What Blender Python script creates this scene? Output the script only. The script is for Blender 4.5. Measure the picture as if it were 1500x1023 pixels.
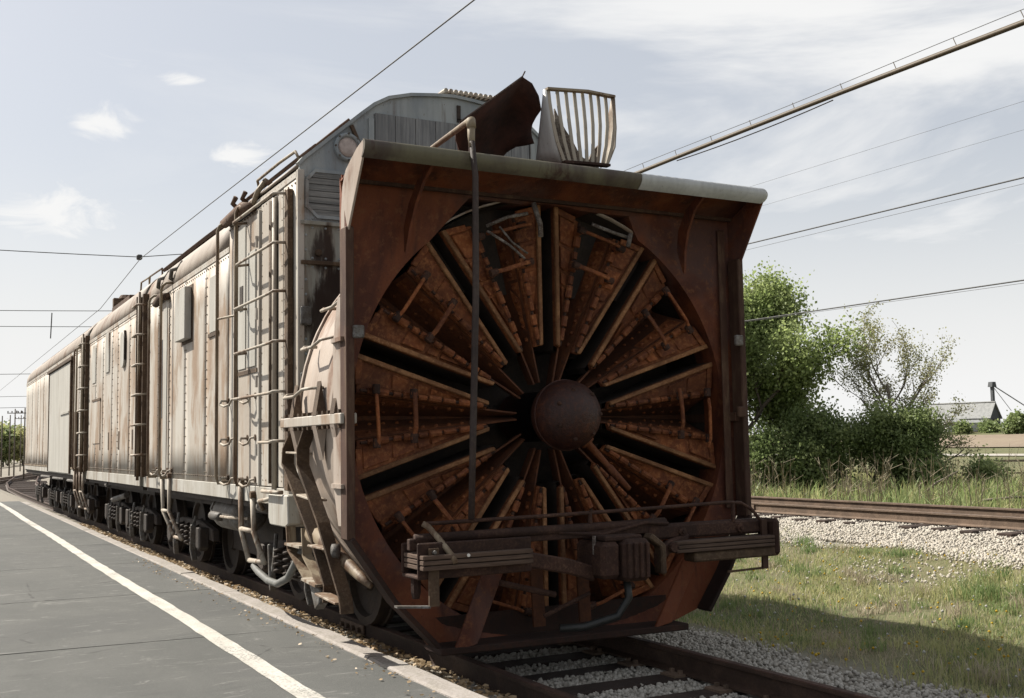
import bpy, bmesh, math, random
import numpy as np
from mathutils import Vector, Matrix
PI = math.pi
random.seed(7)
rng = np.random.default_rng(11)
SC = bpy.context.scene
COL = SC.collection
for _o in list(bpy.data.objects):
    bpy.data.objects.remove(_o)

# ------------------------------------------------------------------ camera
cam = bpy.data.cameras.new('camera'); camo = bpy.data.objects.new('camera', cam); COL.objects.link(camo)
_R = ((0.8793586, -0.02638076, -0.47542877), (-0.47582943, -0.08589078, -0.87533372), (-0.01774298, 0.99595523, -0.08808154))
_m = Matrix(_R).to_4x4(); _m.translation = Vector((-4.339, -7.145, 1.556)); camo.matrix_world = _m
cam.sensor_width = 36; cam.lens = 38.28; cam.clip_start = 0.05; cam.clip_end = 3000
SC.camera = camo

# ------------------------------------------------------------------ world, sun, exposure
SUN = Vector((-0.60, 0.78, 1.0)).normalized()
SUN_EL = math.asin(SUN.z); SUN_AZ = math.atan2(SUN.x, SUN.y)
world = bpy.data.worlds.new('World'); SC.world = world; world.use_nodes = True
wt = world.node_tree; wt.nodes.clear()
def wn(t, **k):
    n = wt.nodes.new(t)
    for a, b in k.items(): setattr(n, a, b)
    return n
wout = wn('ShaderNodeOutputWorld')
sky = wn('ShaderNodeTexSky', sky_type='NISHITA', sun_disc=False, sun_elevation=SUN_EL, sun_rotation=SUN_AZ % (2 * PI), air_density=1.0, dust_density=3.0, ozone_density=1.0)
bg_sky = wn('ShaderNodeBackground'); bg_sky.inputs[1].default_value = 0.055
wt.links.new(sky.outputs[0], bg_sky.inputs[0])
bg_cl = wn('ShaderNodeBackground'); bg_cl.inputs[0].default_value = (0.99, 0.99, 0.985, 1); bg_cl.inputs[1].default_value = 0.47
tc = wn('ShaderNodeTexCoord')
def wmath(op, a, b=None, c=None, clamp=False):
    n = wn('ShaderNodeMath', operation=op); n.use_clamp = clamp
    for i, v in enumerate((a, b, c)):
        if v is None: continue
        if isinstance(v, (int, float)): n.inputs[i].default_value = v
        else: wt.links.new(v, n.inputs[i])
    return n.outputs[0]
def wnoise(scale3, detail, rough, rot=(0, 0, 0), dist=0.0, loc=(0, 0, 0)):
    mp = wn('ShaderNodeMapping'); mp.inputs['Scale'].default_value = scale3; mp.inputs['Rotation'].default_value = rot; mp.inputs['Location'].default_value = loc
    wt.links.new(tc.outputs['Generated'], mp.inputs[0])
    n = wn('ShaderNodeTexNoise'); n.inputs['Scale'].default_value = 1.0; n.inputs['Detail'].default_value = detail; n.inputs['Roughness'].default_value = rough; n.inputs['Distortion'].default_value = dist
    wt.links.new(mp.outputs[0], n.inputs['Vector']); return n.outputs[0]
def wramp(v, a, b, lo=0.0, hi=1.0):
    n = wn('ShaderNodeMapRange'); n.interpolation_type = 'SMOOTHSTEP'
    for i, x in enumerate((a, b, lo, hi)): n.inputs[1 + i].default_value = x
    wt.links.new(v, n.inputs[0]); return n.outputs[0]
sep = wn('ShaderNodeSeparateXYZ'); wt.links.new(tc.outputs['Generated'], sep.inputs[0])
veil = wramp(wnoise((2.0, 2.0, 8.0), 7, 0.58, rot=(0.25, 0.35, 0.2), dist=0.7), 0.38, 0.62, 0.0, 1.0)
side = wramp(sep.outputs[0], 0.15, 0.62, 0.22, 1.0)            # the veil of cloud lies over the east half of the sky
veil = wmath('MULTIPLY', veil, side)
hor = wramp(sep.outputs[2], 0.0, 0.28, 1.0, 0.0)               # milky horizon
fac = wmath('MAXIMUM', wmath('MULTIPLY_ADD', veil, 0.52, 0.46), wmath('MULTIPLY_ADD', hor, 0.52, 0.48))
puffn = wnoise((17, 17, 34), 7, 0.62, dist=0.9, loc=(3.1, 0.4, 1.7))
for (dx, dy, dz), rad, sq in (((0.128, 0.952, 0.277), 0.045, 2.4), ((0.236, 0.937, 0.256), 0.045, 2.4), ((0.100, 0.974, 0.203), 0.105, 3.0), ((0.19, 0.929, 0.316), 0.032, 3.0)):
    d3 = wn('ShaderNodeVectorMath', operation='SUBTRACT'); wt.links.new(tc.outputs['Generated'], d3.inputs[0]); d3.inputs[1].default_value = (dx, dy, dz)
    s3 = wn('ShaderNodeVectorMath', operation='MULTIPLY'); wt.links.new(d3.outputs[0], s3.inputs[0]); s3.inputs[1].default_value = (1 / rad, 1 / rad, sq / rad)
    l3 = wn('ShaderNodeVectorMath', operation='LENGTH'); wt.links.new(s3.outputs[0], l3.inputs[0])
    e = wramp(l3.outputs['Value'], 0.0, 1.25, 0.40, 0.0)
    p = wramp(wmath('ADD', puffn, e), 0.66, 0.98, 0.0, 0.9)
    fac = wmath('MAXIMUM', fac, wmath('ADD', wmath('MULTIPLY', p, 0.55), wmath('MULTIPLY', wmath('GREATER_THAN', p, 0.001), 0.5)))
fac = wmath('MINIMUM', fac, 1.0)
ms = wn('ShaderNodeMixShader'); wt.links.new(fac, ms.inputs[0]); wt.links.new(bg_sky.outputs[0], ms.inputs[1]); wt.links.new(bg_cl.outputs[0], ms.inputs[2])
wt.links.new(ms.outputs[0], wout.inputs[0])

sl = bpy.data.lights.new('sun', 'SUN'); sl.energy = 5.0; sl.angle = math.radians(0.6); sl.color = (1.0, 0.94, 0.84)
so = bpy.data.objects.new('sun', sl); COL.objects.link(so); so.rotation_euler = (-SUN).to_track_quat('-Z', 'Y').to_euler(); so.location = (-30, 20, 60)
SC.view_settings.view_transform = 'Standard'; SC.view_settings.look = 'None'; SC.view_settings.exposure = 1.0; SC.view_settings.gamma = 1.0
SC.view_settings.use_curve_mapping = False
SC.cycles.max_bounces = 6

# ------------------------------------------------------------------ materials
def new_mat(name):
    m = bpy.data.materials.new(name); m.use_nodes = True; nt = m.node_tree; nt.nodes.clear()
    return m, nt
class NT:
    def __init__(s, name):
        s.m, s.t = new_mat(name)
        s.out = s.t.nodes.new('ShaderNodeOutputMaterial'); s.b = s.t.nodes.new('ShaderNodeBsdfPrincipled')
        s.t.links.new(s.b.outputs[0], s.out.inputs[0])
        g = s.t.nodes.new('ShaderNodeNewGeometry'); s.P = g.outputs['Position']; s.g = g
        s.b.inputs['Specular IOR Level'].default_value = 0.3
    def n(s, t, **k):
        x = s.t.nodes.new(t)
        for a, b in k.items(): setattr(x, a, b)
        return x
    def link(s, a, b): s.t.links.new(a, b)
    def noise(s, scale=(1, 1, 1), detail=4, rough=0.55, dist=0.0, off=(0, 0, 0)):
        mp = s.n('ShaderNodeMapping'); mp.inputs['Scale'].default_value = scale; mp.inputs['Location'].default_value = off
        s.link(s.P, mp.inputs[0])
        n = s.n('ShaderNodeTexNoise'); n.inputs['Scale'].default_value = 1; n.inputs['Detail'].default_value = detail; n.inputs['Roughness'].default_value = rough; n.inputs['Distortion'].default_value = dist
        s.link(mp.outputs[0], n.inputs['Vector']); return n.outputs[0]
    def vor(s, scale=(1, 1, 1), feature='F1'):
        mp = s.n('ShaderNodeMapping'); mp.inputs['Scale'].default_value = scale; s.link(s.P, mp.inputs[0])
        n = s.n('ShaderNodeTexVoronoi', feature=feature); n.inputs['Scale'].default_value = 1; s.link(mp.outputs[0], n.inputs['Vector']); return n.outputs[0], n.outputs['Color'] if 'Color' in n.outputs else None
    def rng(s, v, a, b, lo=0.0, hi=1.0):
        n = s.n('ShaderNodeMapRange'); n.interpolation_type = 'SMOOTHSTEP'
        for i, x in enumerate((a, b, lo, hi)): n.inputs[1 + i].default_value = x
        s.link(v, n.inputs[0]); return n.outputs[0]
    def math(s, op, a, b):
        n = s.n('ShaderNodeMath', operation=op); n.use_clamp = False
        for i, v in enumerate((a, b)):
            if isinstance(v, (int, float)): n.inputs[i].default_value = v
            else: s.link(v, n.inputs[i])
        return n.outputs[0]
    def mix(s, f, a, b):
        n = s.n('ShaderNodeMix', data_type='RGBA')
        if isinstance(f, (int, float)): n.inputs[0].default_value = f
        else: s.link(f, n.inputs[0])
        for i, v in ((6, a), (7, b)):
            if isinstance(v, tuple): n.inputs[i].default_value = (*v, 1)
            else: s.link(v, n.inputs[i])
        return n.outputs[2]
    def z(s):
        x = s.n('ShaderNodeSeparateXYZ'); s.link(s.P, x.inputs[0]); return x.outputs
    def done(s, col, rough=0.8, bump=None, bstr=0.3, bdist=0.01, metal=0.0):
        if isinstance(col, tuple): s.b.inputs['Base Color'].default_value = (*col, 1)
        else: s.link(col, s.b.inputs['Base Color'])
        if isinstance(rough, (int, float)): s.b.inputs['Roughness'].default_value = rough
        else: s.link(rough, s.b.inputs['Roughness'])
        s.b.inputs['Metallic'].default_value = metal
        if bump is not None:
            b = s.n('ShaderNodeBump'); b.inputs['Strength'].default_value = bstr; b.inputs['Distance'].default_value = bdist
            s.link(bump, b.inputs['Height']); s.link(b.outputs[0], s.b.inputs['Normal'])
        return s.m
M = {}
LIT = 0.60
def lit(c, f=None): return tuple((LIT if f is None else f) * x for x in c)
def painted(name, base, base2, rust, amount, low_brown=None, rough=0.6, streak=9.0, f=None):
    """old paint, chalky, with rust in vertical runs"""
    base, base2, rust = lit(base, f), lit(base2, f), lit(rust, f)
    k = NT(name)
    st = k.rng(k.noise((streak, streak, 0.42), 6, 0.65, 0.3), 0.30, 0.70)
    st2 = k.noise((28, 28, 1.1), 4, 0.6)
    bl = k.rng(k.noise((1.5, 1.5, 0.8), 5, 0.62, 0.5, (5, 2, 9)), 0.32, 0.68)
    fine = k.noise((45, 45, 30), 4, 0.7)
    c = k.mix(k.rng(k.noise((3.1, 3.1, 0.7), 5, 0.6, 0.4, (1, 8, 2)), 0.38, 0.62), base, base2)
    c = k.mix(k.rng(st2, 0.4, 0.75, 0, 0.30), c, tuple(0.62 * x for x in base2))
    s = k.math('ADD', k.math('MULTIPLY', st, 0.45), k.math('MULTIPLY', bl, 0.55))
    if low_brown is not None:
        zz = k.z()[2]
        lowf = k.rng(zz, 1.0, 2.9, low_brown, 0.0)
        s = k.math('ADD', s, lowf)
    f = k.rng(s, 0.60 - amount, 0.95 - amount, 0.0, 0.90)
    f = k.math('MULTIPLY', f, k.rng(fine, 0.25, 0.55, 0.55, 1.0))
    c = k.mix(f, c, rust)
    sp = k.noise((70, 70, 22), 3, 0.6, 0, (3, 3, 3))
    c = k.mix(k.rng(sp, 0.66, 0.74, 0, 0.8), c, (0.09, 0.045, 0.022))
    M[name] = k.done(c, rough, k.math('ADD', k.math('MULTIPLY', fine, 0.4), bl), 0.25, 0.012)
def rusty(name, a, b, c3, scale=6.0, rough=0.85, metal=0.0, streak=False, bstr=0.5):
    k = NT(name)
    n1 = k.noise((scale, scale, scale * (0.25 if streak else 1)), 7, 0.68, 0.4)
    n2 = k.noise((scale * 6, scale * 6, scale * (1.2 if streak else 6)), 5, 0.65)
    n3 = k.noise((scale * 22,) * 3, 3, 0.6)
    c = k.mix(k.rng(n1, 0.34, 0.62), a, b)
    c = k.mix(k.rng(n2, 0.45, 0.68, 0, 0.8), c, c3)
    c = k.mix(k.rng(n3, 0.58, 0.72, 0, 0.5), c, tuple(0.35 * x for x in a))
    n4 = k.noise((scale * .45,) * 3, 4, 0.6, 0.8, (9, 4, 1)); c = k.mix(k.rng(n4, 0.40, 0.62, 0, 0.55), c, tuple(0.42 * x for x in b))
    oi = k.n('ShaderNodeObjectInfo'); hs = k.n('ShaderNodeHueSaturation'); k.link(k.rng(oi.outputs['Random'], 0, 1, 0.84, 1.18), hs.inputs['Value']); k.link(c, hs.inputs['Color']); c = hs.outputs[0]
    M[name] = k.done(c, rough, k.math('ADD', n2, k.math('MULTIPLY', n3, 0.6)), bstr, 0.006, metal)
painted('side_paint', (0.52, 0.455, 0.385), (0.64, 0.60, 0.535), (0.33, 0.215, 0.13), 0.11, 0.10, streak=2.4)
painted('sill_paint', (0.60, 0.58, 0.53), (0.47, 0.44, 0.38), (0.20, 0.12, 0.07), 0.02, None, streak=7)
painted('roof_paint', (0.40, 0.34, 0.28), (0.33, 0.27, 0.22), (0.20, 0.115, 0.07), 0.12, streak=3)
painted('white_paint', (0.60, 0.58, 0.525), (0.52, 0.50, 0.45), (0.27, 0.19, 0.12), -0.12, None)
painted('front_paint', (0.22, 0.25, 0.27), (0.32, 0.345, 0.345), (0.09, 0.05, 0.028), -0.03, None, streak=6, f=.85)
painted('drum_paint', (0.43, 0.34, 0.275), (0.52, 0.44, 0.375), (0.22, 0.12, 0.072), 0.12, None, streak=3)
painted('pipe_paint', (0.25, 0.19, 0.12), (0.38, 0.31, 0.22), (0.11, 0.055, 0.028), 0.24, None, streak=12)
painted('rung_paint', (0.46, 0.39, 0.31), (0.52, 0.47, 0.39), (0.18, 0.10, 0.052), 0.20, None, streak=12)
painted('galvanized', (0.50, 0.51, 0.51), (0.42, 0.43, 0.43), (0.22, 0.18, 0.13), -0.06, None, 0.4, f=.8)
painted('lip_paint', (0.060, 0.045, 0.038), (0.115, 0.105, 0.070), (0.040, 0.018, 0.015), 0.12, None, streak=14, f=.95)
rusty('pole_rust', (0.036, 0.026, 0.025), (0.05, 0.034, 0.029), (0.07, 0.052, 0.042), 7, 0.7)
rusty('hood_edge', (0.0680, 0.0360, 0.0216), (0.0496, 0.0224, 0.0144), (0.0960, 0.0600, 0.0360), 4, 0.8, 0, True)
rusty('edge_rust', (0.23, 0.112, 0.047), (0.15, 0.062, 0.024), (0.28, 0.15, 0.07), 7, 0.7, bstr=0.7)
rusty('blade_rust', (0.190, 0.058, 0.0175), (0.098, 0.028, 0.0100), (0.265, 0.105, 0.038), 5, 0.75, bstr=0.8)
rusty('scoop_rust', (0.062, 0.021, 0.009), (0.092, 0.032, 0.012), (0.038, 0.016, 0.010), 5, 0.8)
rusty('hub_rust', (0.060, 0.024, 0.017), (0.040, 0.017, 0.014), (0.115, 0.037, 0.016), 5, 0.5, bstr=0.9)
rusty('beam_rust', (0.0448, 0.0208, 0.0136), (0.0320, 0.0144, 0.0100), (0.0800, 0.0440, 0.0272), 9, 0.85)
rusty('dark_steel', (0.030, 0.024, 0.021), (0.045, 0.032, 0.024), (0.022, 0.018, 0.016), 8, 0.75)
rusty('brown_bar', (0.085, 0.054, 0.031), (0.06, 0.036, 0.021), (0.12, 0.085, 0.055), 9, 0.8)
rusty('roof_rust', (0.08, 0.042, 0.027), (0.11, 0.07, 0.048), (0.055, 0.03, 0.02), 6, 0.9)
rusty('rail_rust', (0.14, 0.097, 0.068), (0.18, 0.127, 0.092), (0.10, 0.066, 0.046), 9, 0.75)
rusty('railhead', (0.11, 0.075, 0.052), (0.15, 0.105, 0.075), (0.09, 0.06, 0.04), 6, 0.5, 0.3)
rusty('sleeper_wood', (0.032, 0.021, 0.017), (0.050, 0.034, 0.027), (0.022, 0.015, 0.013), 10, 0.95)
rusty('flap_rust', (0.016, 0.008, 0.007), (0.045, 0.018, 0.013), (0.032, 0.014, 0.010), 3, 0.85)
rusty('mottled', (0.20, 0.18, 0.16), (0.07, 0.05, 0.04), (0.30, 0.28, 0.26), 11, 0.8)
rusty('pale_part', (0.17, 0.17, 0.165), (0.10, 0.085, 0.07), (0.05, 0.035, 0.025), 9, 0.6)
rusty('shade_rust', (0.020, 0.010, 0.007), (0.032, 0.014, 0.009), (0.016, 0.011, 0.009), 4, 0.85)  # near-black rust, the shade around the lower hood put into the colour
rusty('rail_dark', (0.040, 0.024, 0.017), (0.060, 0.036, 0.025), (0.030, 0.019, 0.014), 9, 0.7)
def wood(name, a, b, horiz=False, sc=1.0):
    k = NT(name)
    s = (3, 3, 60) if horiz else (50, 50, 2.2)
    n1 = k.noise(tuple(sc * x for x in s), 6, 0.65, 0.2); n2 = k.noise((2.5, 2.5, 1.2), 4, 0.6)
    c = k.mix(k.rng(n1, 0.32, 0.68), a, b); c = k.mix(k.rng(n2, 0.4, 0.7, 0, 0.5), c, tuple(0.6 * x for x in a))
    M[name] = k.done(c, 0.9, n1, 0.5, 0.006)
wood('grey_boards', (0.13, 0.135, 0.14), (0.22, 0.225, 0.225))
wood('grey_slats', (0.10, 0.105, 0.105), (0.21, 0.21, 0.20), True)
wood('brown_planks', (0.055, 0.034, 0.024), (0.10, 0.068, 0.05), True, 1.5)
wood('pole_wood', (0.09, 0.075, 0.06), (0.14, 0.12, 0.10))
wood('barn_wall', (0.055, 0.06, 0.066), (0.09, 0.095, 0.10))
wood('barn_roof', (0.20, 0.21, 0.21), (0.26, 0.26, 0.255))
wood('white_wall', (0.42, 0.42, 0.41), (0.48, 0.48, 0.47))
def mk_stained():
    k = NT('front_stained')
    x, y, z = k.z()
    n1 = k.noise((3, 3, 1.2), 6, 0.65, 0.4); n2 = k.noise((22, 22, 5), 5, 0.65); n3 = k.noise((9, 9, .8), 5, 0.6, 0.2)
    c = k.mix(k.rng(n1, 0.35, 0.65), (0.27, 0.275, 0.25), (0.20, 0.195, 0.165))
    c = k.mix(k.rng(n3, 0.46, 0.66, 0, 0.8), c, (0.10, 0.062, 0.036))
    for cx, cz, rx, rz in ((-1.30, 3.30, .10, .20), (-1.12, 2.86, .22, .25), (-1.32, 2.62, .16, .30), (-.95, 3.0, .3, .12)):
        a = k.math('POWER', k.math('DIVIDE', k.math('ADD', x, -cx), rx), 2.0); b = k.math('POWER', k.math('DIVIDE', k.math('ADD', z, -cz), rz), 2.0)
        d = k.math('ADD', k.math('ADD', a, b), k.math('MULTIPLY', k.math('ADD', n1, -0.5), 4.5)); d = k.math('ADD', d, k.math('MULTIPLY', k.math('ADD', n2, -0.5), 2.5))
        c = k.mix(k.rng(d, 0.5, 1.6, 0.93, 0.0), c, (0.022, 0.011, 0.007))
    M['front_stained'] = k.done(c, 0.75, n2, 0.3, 0.006)
mk_stained()
def mk_hood():
    k = NT('hood_rust')
    n1 = k.noise((1.5, 1.5, 1.2), 7, 0.66, 0.6); n2 = k.noise((7, 7, 1.1), 6, 0.66, 0.3); n3 = k.noise((16, 16, 16), 6, 0.7); n4 = k.noise((0.9, 0.9, 0.8), 4, 0.6, 0.5, (3, 3, 6)); n5 = k.noise((60, 60, 45), 4, 0.65)
    c = k.mix(k.rng(n1, 0.36, 0.62), (0.056, 0.0148, 0.0072), (0.132, 0.0370, 0.0130))
    c = k.mix(k.rng(n4, 0.50, 0.64, 0, 0.7), c, (0.068, 0.038, 0.033))
    c = k.mix(k.rng(n2, 0.52, 0.72, 0, 0.75), c, (0.022, 0.009, 0.006))
    c = k.mix(k.rng(n3, 0.52, 0.68, 0, 0.6), c, (0.150, 0.058, 0.023))
    c = k.mix(k.rng(n5, 0.60, 0.72, 0, 0.6), c, (0.018, 0.008, 0.006))
    M['hood_rust'] = k.done(c, 0.72, k.math('ADD', k.math('MULTIPLY', n5, 0.7), n3), 0.5, 0.008)
mk_hood()
def mk_asphalt():
    k = NT('asphalt')
    n1 = k.noise((1.1, 0.6, 1), 5, 0.6, 0.3); n2 = k.noise((55, 55, 55), 4, 0.75); n3 = k.noise((3, 1.2, 1), 6, 0.7, 0.6, (4, 7, 0)); n4 = k.noise((150, 150, 150), 3, 0.7)
    c = k.mix(k.rng(n1, 0.3, 0.7), (0.061, 0.063, 0.060), (0.080, 0.081, 0.077))
    c = k.mix(k.rng(n2, 0.5, 0.75, 0, 0.5), c, (0.045, 0.045, 0.044)); c = k.mix(k.rng(n4, 0.56, 0.7, 0, 0.5), c, (0.17, 0.165, 0.155))
    c = k.mix(k.rng(n3, 0.60, 0.76, 0, 0.55), c, (0.165, 0.162, 0.152))
    d = k.noise((0.9, 2.4, 1), 6, 0.7, 1.0, (11, 3, 0)); c = k.mix(k.rng(d, 0.60, 0.72, 0, 0.35), c, (0.042, 0.042, 0.042))
    cr, _c = k.vor((0.9, 0.55, 1), 'DISTANCE_TO_EDGE'); cm = k.noise((0.5, 0.5, 1), 3, 0.6, 0, (2, 5, 0)); wv = k.noise((6, 6, 6), 4, 0.6)
    crk = k.math('MULTIPLY', k.rng(k.math('ADD', cr, k.math('MULTIPLY', wv, 0.05)), 0.022, 0.036, 1.0, 0.0), k.rng(cm, 0.52, 0.60, 0.0, 0.8)); c = k.mix(crk, c, (0.03, 0.03, 0.029))
    pt = k.noise((0.35, 0.5, 1), 2, 0.4, 0.2, (21, 9, 0)); c = k.mix(k.rng(pt, 0.56, 0.58, 0, 0.30), c, (0.055, 0.056, 0.056))
    gr = k.noise((2.2, 6, 1), 7, 0.75, 1.4, (1, 17, 0)); c = k.mix(k.rng(gr, 0.56, 0.68, 0, 0.55), c, (0.20, 0.195, 0.185))
    M['asphalt'] = k.done(c, 0.9, k.math('ADD', n2, n4), 0.6, 0.004)
mk_asphalt()
def speck(name, a, b, c3, s1, s2, bstr=0.6, bdist=0.02, rough=0.95):
    a, b, c3 = lit(a), lit(b), lit(c3)
    k = NT(name)
    n1 = k.noise((s1, s1, s1), 6, 0.65, 0.3); n2 = k.noise((s2, s2, s2), 4, 0.7)
    c = k.mix(k.rng(n1, 0.35, 0.65), a, b); c = k.mix(k.rng(n2, 0.45, 0.65, 0, 0.85), c, c3)
    M[name] = k.done(c, rough, n2, bstr, bdist)
def mk_line():
    k = NT('line_paint'); n1 = k.noise((5, 3, 5), 5, 0.65); n2 = k.noise((60, 40, 60), 5, 0.75); n3 = k.noise((1.6, .7, 1), 4, 0.6)
    c = k.mix(k.rng(n1, 0.35, 0.65), (0.36, 0.345, 0.31), (0.44, 0.425, 0.39)); c = k.mix(k.rng(n2, 0.48, 0.66, 0, 0.6), c, (0.22, 0.215, 0.20))
    w = k.math('MULTIPLY', k.rng(n2, 0.46, 0.56, 0, 1), k.rng(n3, 0.48, 0.68, 0.08, 0.9)); c = k.mix(w, c, (0.085, 0.085, 0.082)); M['line_paint'] = k.done(c, 0.85, n2, 0.4, 0.003)
mk_line()
speck('kerb_concrete', (0.42, 0.38, 0.35), (0.34, 0.31, 0.27), (0.50, 0.46, 0.43), 5, 40, 0.7, 0.01)
speck('joint_fill', (0.05, 0.048, 0.045), (0.07, 0.066, 0.06), (0.04, 0.04, 0.036), 5, 60)
speck('soil', (0.11, 0.085, 0.06), (0.155, 0.125, 0.09), (0.075, 0.055, 0.04), 3, 30)
speck('ballast_bed', (0.30, 0.285, 0.26), (0.23, 0.215, 0.19), (0.42, 0.40, 0.37), 3, 28, 1.0, 0.04)
speck('farm_track', (0.50, 0.47, 0.42), (0.42, 0.39, 0.34), (0.56, 0.53, 0.48), 0.3, 5)
speck('tan_field', (0.30, 0.235, 0.17), (0.26, 0.20, 0.15), (0.34, 0.28, 0.20), 0.05, 0.6)
def mk_ground():
    k = NT('ground_turf')
    x, y, z = k.z()
    n1 = k.noise((0.5, 0.5, 0.5), 6, 0.65, 0.4); n2 = k.noise((14, 14, 14), 4, 0.7)
    turf = k.mix(k.rng(n1, 0.35, 0.65), (0.065, 0.08, 0.03), (0.12, 0.115, 0.055)); turf = k.mix(k.rng(n2, 0.45, 0.7, 0, 0.7), turf, (0.15, 0.125, 0.075))
    dirt = k.mix(k.rng(n2, 0.4, 0.65), (0.20, 0.18, 0.15), (0.145, 0.13, 0.105))
    c = k.mix(k.rng(k.math('ADD', x, k.math('MULTIPLY', n1, 1.2)), 2.3, 3.3), dirt, turf)
    # the west and north approaches past the end of the platform are bare ground
    c2 = k.mix(k.rng(k.math('ADD', k.math('MULTIPLY', x, 1.0), k.math('MULTIPLY', y, -0.18)), -4.0, 0.0), dirt, c)
    M['ground_turf'] = k.done(c2, 0.95, n2, 0.8, 0.03)
mk_ground()
def leafmat(name, a, b, trans=0.35, rough=0.5):
    a, b = lit(a, .80), lit(b, .80)
    k = NT(name)
    oi = k.n('ShaderNodeNewGeometry')
    n1 = k.noise((1.1, 1.1, 1.1), 3, 0.6); n2 = k.noise((17, 17, 17), 2, 0.6)
    c = k.mix(k.rng(n1, 0.35, 0.65), a, b); c = k.mix(k.rng(n2, 0.4, 0.65, 0, 0.6), c, tuple(0.55 * v for v in a))
    k.done(c, rough)
    tr = k.n('ShaderNodeBsdfTranslucent'); k.link(c, tr.inputs[0])
    mx = k.n('ShaderNodeMixShader'); mx.inputs[0].default_value = trans
    k.link(k.b.outputs[0], mx.inputs[1]); k.link(tr.outputs[0], mx.inputs[2]); k.link(mx.outputs[0], k.out.inputs[0])
    M[name] = k.m
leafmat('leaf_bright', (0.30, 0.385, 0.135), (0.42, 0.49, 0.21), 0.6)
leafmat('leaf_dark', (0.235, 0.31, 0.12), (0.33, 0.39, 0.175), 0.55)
leafmat('leaf_bud', (0.34, 0.36, 0.16), (0.42, 0.40, 0.21), 0.5)
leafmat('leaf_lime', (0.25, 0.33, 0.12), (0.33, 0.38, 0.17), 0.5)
leafmat('grass_blade', (0.42, 0.43, 0.18), (0.58, 0.56, 0.29), 0.55)
leafmat('grass_dark', (0.20, 0.285, 0.105), (0.30, 0.37, 0.15), 0.5)
leafmat('dead_stalk', (0.56, 0.49, 0.35), (0.46, 0.39, 0.28), 0.4)
leafmat('dead_leaf', (0.42, 0.29, 0.16), (0.58, 0.46, 0.31), 0.25)
leafmat('dandelion_yellow', (0.62, 0.42, 0.02), (0.60, 0.38, 0.02), 0.2)
leafmat('seed_white', (0.62, 0.61, 0.56), (0.55, 0.54, 0.50), 0.3)
rusty('bark', (0.075, 0.058, 0.045), (0.11, 0.09, 0.07), (0.05, 0.04, 0.03), 12, 0.95)
rusty('bark_pale', (0.16, 0.14, 0.11), (0.22, 0.19, 0.15), (0.11, 0.09, 0.075), 12, 0.95)
def stone_mat(name, a, b, c3):
    a, b, c3 = lit(a, .68), lit(b, .68), lit(c3, .68)
    k = NT(name)
    v = k.n('ShaderNodeAttribute', attribute_name='tint')
    n2 = k.noise((40, 40, 40), 3, 0.6)
    c = k.mix(v.outputs['Fac'], a, b); c = k.mix(k.rng(n2, 0.45, 0.7, 0, 0.4), c, c3)
    M[name] = k.done(c, 0.9, n2, 0.3, 0.005)
stone_mat('ballast_stone', (0.56, 0.53, 0.47), (0.36, 0.33, 0.28), (0.42, 0.38, 0.32))
stone_mat('ballast_stone_far', (0.58, 0.54, 0.47), (0.46, 0.42, 0.36), (0.52, 0.47, 0.40))
def simple(name, col, rough=0.5, metal=0.0):
    k = NT(name); n = k.noise((20, 20, 20), 4, 0.6)
    M[name] = k.done(k.mix(k.rng(n, 0.35, 0.7), col, tuple(0.7 * c for c in col)), rough, n, 0.1, 0.003, metal)
simple('wire_black', (0.05, 0.05, 0.05), 0.6)
simple('cable_brown', (0.075, 0.055, 0.033), 0.6)
simple('window_dark', (0.02, 0.022, 0.024), 0.15)
simple('lamp_glass', (0.40, 0.34, 0.31), 0.2)
simple('rubber_hose', (0.14, 0.14, 0.13), 0.4)
simple('hose_black', (0.02, 0.021, 0.02), 0.45)
simple('reflector', (0.62, 0.60, 0.56), 0.4)

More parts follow.
